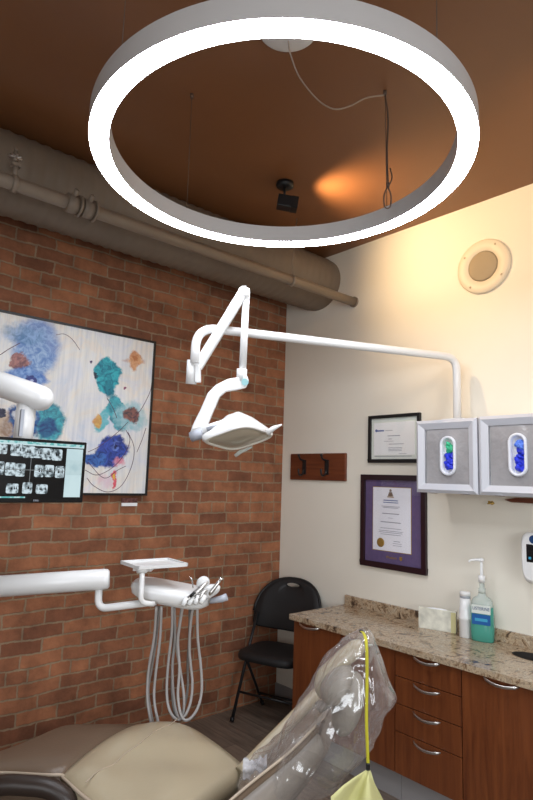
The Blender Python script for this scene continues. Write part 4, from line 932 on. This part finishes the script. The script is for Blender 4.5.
for i, (a, b) in enumerate(zip(fs, nsn)):
    u = i/(len(fs)-1); dp_ = .26-.12*u
    rows.append([a+dn*.05, b+dn*.03, b+dn*(dp_*.6)+Vector((0, -.015, 0)), b.lerp(a, .15)+dn*dp_, a.lerp(b, .15)+dn*dp_, a+dn*dp_*.6])
vs = mb.grid(rows, closed=True); mb._face(vs[0]); mb._face(vs[-1]); mb.build('backrest_shell', M['shellm'], DC)
# headrest: arced pad frame and two paddles
hp_ = [at(a, b, t=2.03) for a, b in ((323, 697), (320, 688), (323, 677), (333, 667), (345, 657), (357, 648), (363, 644))]
MB().tube(hp_, [.012, .017, .020, .022, .024, .024, .014], 14, sub=5, flat=1.3).build('headrest_frame', M['tan'], DC)
mb = MB(); mb.ell(at(337, 683, t=2.0), R_*.054+U_*.050, -R_*.025+U_*.036, F_*.10, 20, 14); mb.build('headrest_cushion', M['padgrey'], DC)
mb = MB(); mb.ell(at(348, 703, t=1.97), R_*.036+U_*.10, -R_*.042+U_*.015, F_*.10, 20, 14); mb.build('headrest_paddle', M['padgrey'], DC)
mb = MB(); mb.tube([at(318, 708, t=2.0), at(330, 700, t=2.0), at(340, 690, t=2.0)], .02, 12); mb.build('headrest_bracket', M['shellm'], DC)

# ------------------------------------------------------------------ clear plastic cover over the headrest
secs = [((363, 628.5), (369, 629.5), .02), ((357, 634), (374, 634), .05), ((345, 644), (380, 645), .10), ((331, 656), (386, 658), .13), ((319, 670), (392, 673), .15), ((310, 687), (397, 690), .16),
        ((302, 702), (389, 704), .16), ((293, 717), (385, 716), .16), ((284, 731), (376, 731), .16), ((274, 744), (364, 748), .15), ((264, 754), (350, 765), .15), ((253, 761), (338, 776), .14), ((248, 768), (318, 788), .13), ((243, 774), (298, 793), .12), ((238, 782), (276, 792), .08), ((236, 786), (262, 790), .04)]
mb = MB(); rows = []; n = 56
Lc, _ = catmull([Vector((*s[0], s[2])) for s in secs], [1]*len(secs), 5); Rc, _ = catmull([Vector((*s[1], s[2])) for s in secs], [1]*len(secs), 5)
for i, (l, r) in enumerate(zip(Lc, Rc)):
    t0 = 1.97; a = at(l.x+1, l.y, t=t0); b = at(r.x-4*min(1, l.z*8), r.y, t=t0); c = (a+b)/2; hx = (b-a)/2; row = []
    for k in range(n):
        th = 2*PI*k/n; p = c+hx*math.cos(th)-F_*l.z*math.sin(th)
        nn = noise.noise(p*9)*.020+noise.noise(p*22+Vector((3, 1, 7)))*.009+abs(noise.noise(Vector((p.x*16+p.z*10, p.y*10, p.z*5))))*.018
        row.append(p+(p-c).normalized()*nn*min(1, l.z*12)*(.6 if abs(math.cos(th)) > .8 else 1))
    rows.append(row)
mb.grid(rows, closed=True)
pc = mb.build('plastic_headrest_cover', M['plastic'])
kn = MB(); rows = []
for i in range(15):
    u = i/14; c0 = at(243+24*u, 768-3*u+1.5*math.sin(u*9), t=1.96); row = []
    for k in range(24):
        th = 2*PI*k/24; rr = .012+.016*abs(math.cos(u*PI))+.010*noise.noise(Vector((u*9, th*1.6, 2)))+.006*math.sin(th*5+u*7)
        row.append(c0+(U_*math.cos(th)+F_*math.sin(th))*rr)
    rows.append(row)
kn.grid(rows, closed=True); kn.build('gathered_end', mat('bunched_plastic', (.62, .62, .66), .12, alpha=.55, coat=.5), pc)
tag(pc, 'clear wrinkled plastic bag covering the dental chair headrest and back', 'plastic cover')

# ------------------------------------------------------------------ yellow ribbon and bib
rb = thing('yellow_bib_chain', at(368, 765, t=1.78), 'bright yellow ribbon with a dark clip hanging down over the plastic cover', 'ribbon')
path = [at(361, 631, t=1.93), at(364, 634, t=1.84), at(366.5, 645, t=1.79), at(367, 680, t=1.785), at(366.5, 720, t=1.78), at(368, 763, t=1.78)]
P, _ = catmull(path, [1]*len(path), 8); mb = MB(); rows = []
for i, p in enumerate(P):
    w = .0048; rows.append([p-R_*w-F_*.001, p+R_*w-F_*.001, p+R_*w+F_*.0015, p-R_*w+F_*.0015])
vs = mb.grid(rows, closed=True); mb.build('ribbon', M['yellow'], rb)
MB().obox(at(368, 766.5, t=1.78), R_*.006, U_*.011, F_*.005).build('clip', M['black'], rb, bevel=.002)
MB().obox(at(361, 631, t=1.93), R_*.006, U_*.005, F_*.005).build('top_clip', M['black'], rb, bevel=.002)
mb = MB(); ap = at(368, 770, t=1.78)
rows = []
for k in range(15):
    u = k/14; row = [at(368+(u-.5)*5, 770.5, t=1.78)]
    x1 = 331+(388-331)*u; y1 = 797+9*u+4*math.sin(u*7); dz = .03*math.cos(u*PI*3)+.03*math.cos(u*PI)
    for s in (.33, .66, 1.0): row.append(at(368+(x1-368)*s, 770.5+(y1-770.5)*s-(3*math.sin(PI*s) if u < .3 else 0), t=1.78-dz*s*1.6))
    row.append(at(x1+4, y1+45, t=1.78-dz)); rows.append(row)
mb.grid(rows)
bb = mb.build('yellow_paper_bib', M['bib']); sd_ = bb.modifiers.new('thickness', 'SOLIDIFY'); sd_.thickness = .0015
tag(bb, 'pale yellow folded paper bib hanging from the dark clip', 'bib')

# ------------------------------------------------------------------ lights
def area(loc, target, size, power, col, sy=None):
    l = bpy.data.lights.new('area', 'AREA'); l.energy = power; l.spread = math.radians(115); l.color = col; l.size = size
    if sy: l.shape = 'RECTANGLE'; l.size_y = sy
    o = bpy.data.objects.new('fill_light', l); C.objects.link(o); o.location = loc
    o.rotation_euler = (Vector(target)-Vector(loc)).to_track_quat('-Z', 'Y').to_euler(); return o
s2 = bpy.data.lights.new('spot', 'SPOT'); s2.energy = 40; s2.color = (1, .72, .42); s2.spot_size = math.radians(95); s2.spot_blend = 1; s2.shadow_soft_size = .08
o2 = bpy.data.objects.new('ceiling_spot_lamp', s2); C.objects.link(o2); o2.location = (-1.1, -3.1, 3.25); o2.rotation_euler = (Vector((0, -2.1, 3.05))-Vector(o2.location)).to_track_quat('-Z', 'Y').to_euler()
# unseen soft fill, added on the left and behind the camera
area((X0+.1, -3.3, 1.6), (0, -1.6, .8), 2.2, 30, (.90, .95, 1.0), 1.5)
area((-2.3, Y0+.15, 1.8), (-1.0, -1.0, .8), 2.6, 43, (.92, .96, 1.0), 1.6)
s = bpy.data.lights.new('spot', 'SPOT'); s.energy = 64; s.color = (1, .70, .38); s.spot_size = math.radians(128); s.spot_blend = 1; s.shadow_soft_size = .035
so_ = bpy.data.objects.new('ceiling_spot_lamp', s); C.objects.link(so_); so_.location = hc+aim*.085; so_.rotation_euler = aim.to_track_quat('-Z', 'Y').to_euler()
w = bpy.data.worlds.new('World'); bpy.context.scene.world = w; w.use_nodes = True; w.node_tree.nodes['Background'].inputs[0].default_value = (.5, .55, .6, 1); w.node_tree.nodes['Background'].inputs[1].default_value = .1

# ------------------------------------------------------------------ camera
cam = bpy.data.cameras.new('camera'); co = bpy.data.objects.new('camera', cam); C.objects.link(co)
cam.sensor_fit = 'VERTICAL'; cam.sensor_height = 36; cam.lens = FOC/800*36; cam.clip_start = .05
mw = Matrix((( R_.x, U_.x, -F_.x, CAM.x), (R_.y, U_.y, -F_.y, CAM.y), (R_.z, U_.z, -F_.z, CAM.z), (0, 0, 0, 1)))
co.matrix_world = mw
sc = bpy.context.scene; sc.camera = co
sc.view_settings.view_transform = 'Standard'; sc.view_settings.look = 'None'; sc.view_settings.exposure = 0; sc.view_settings.gamma = 1; sc.view_settings.use_curve_mapping = False
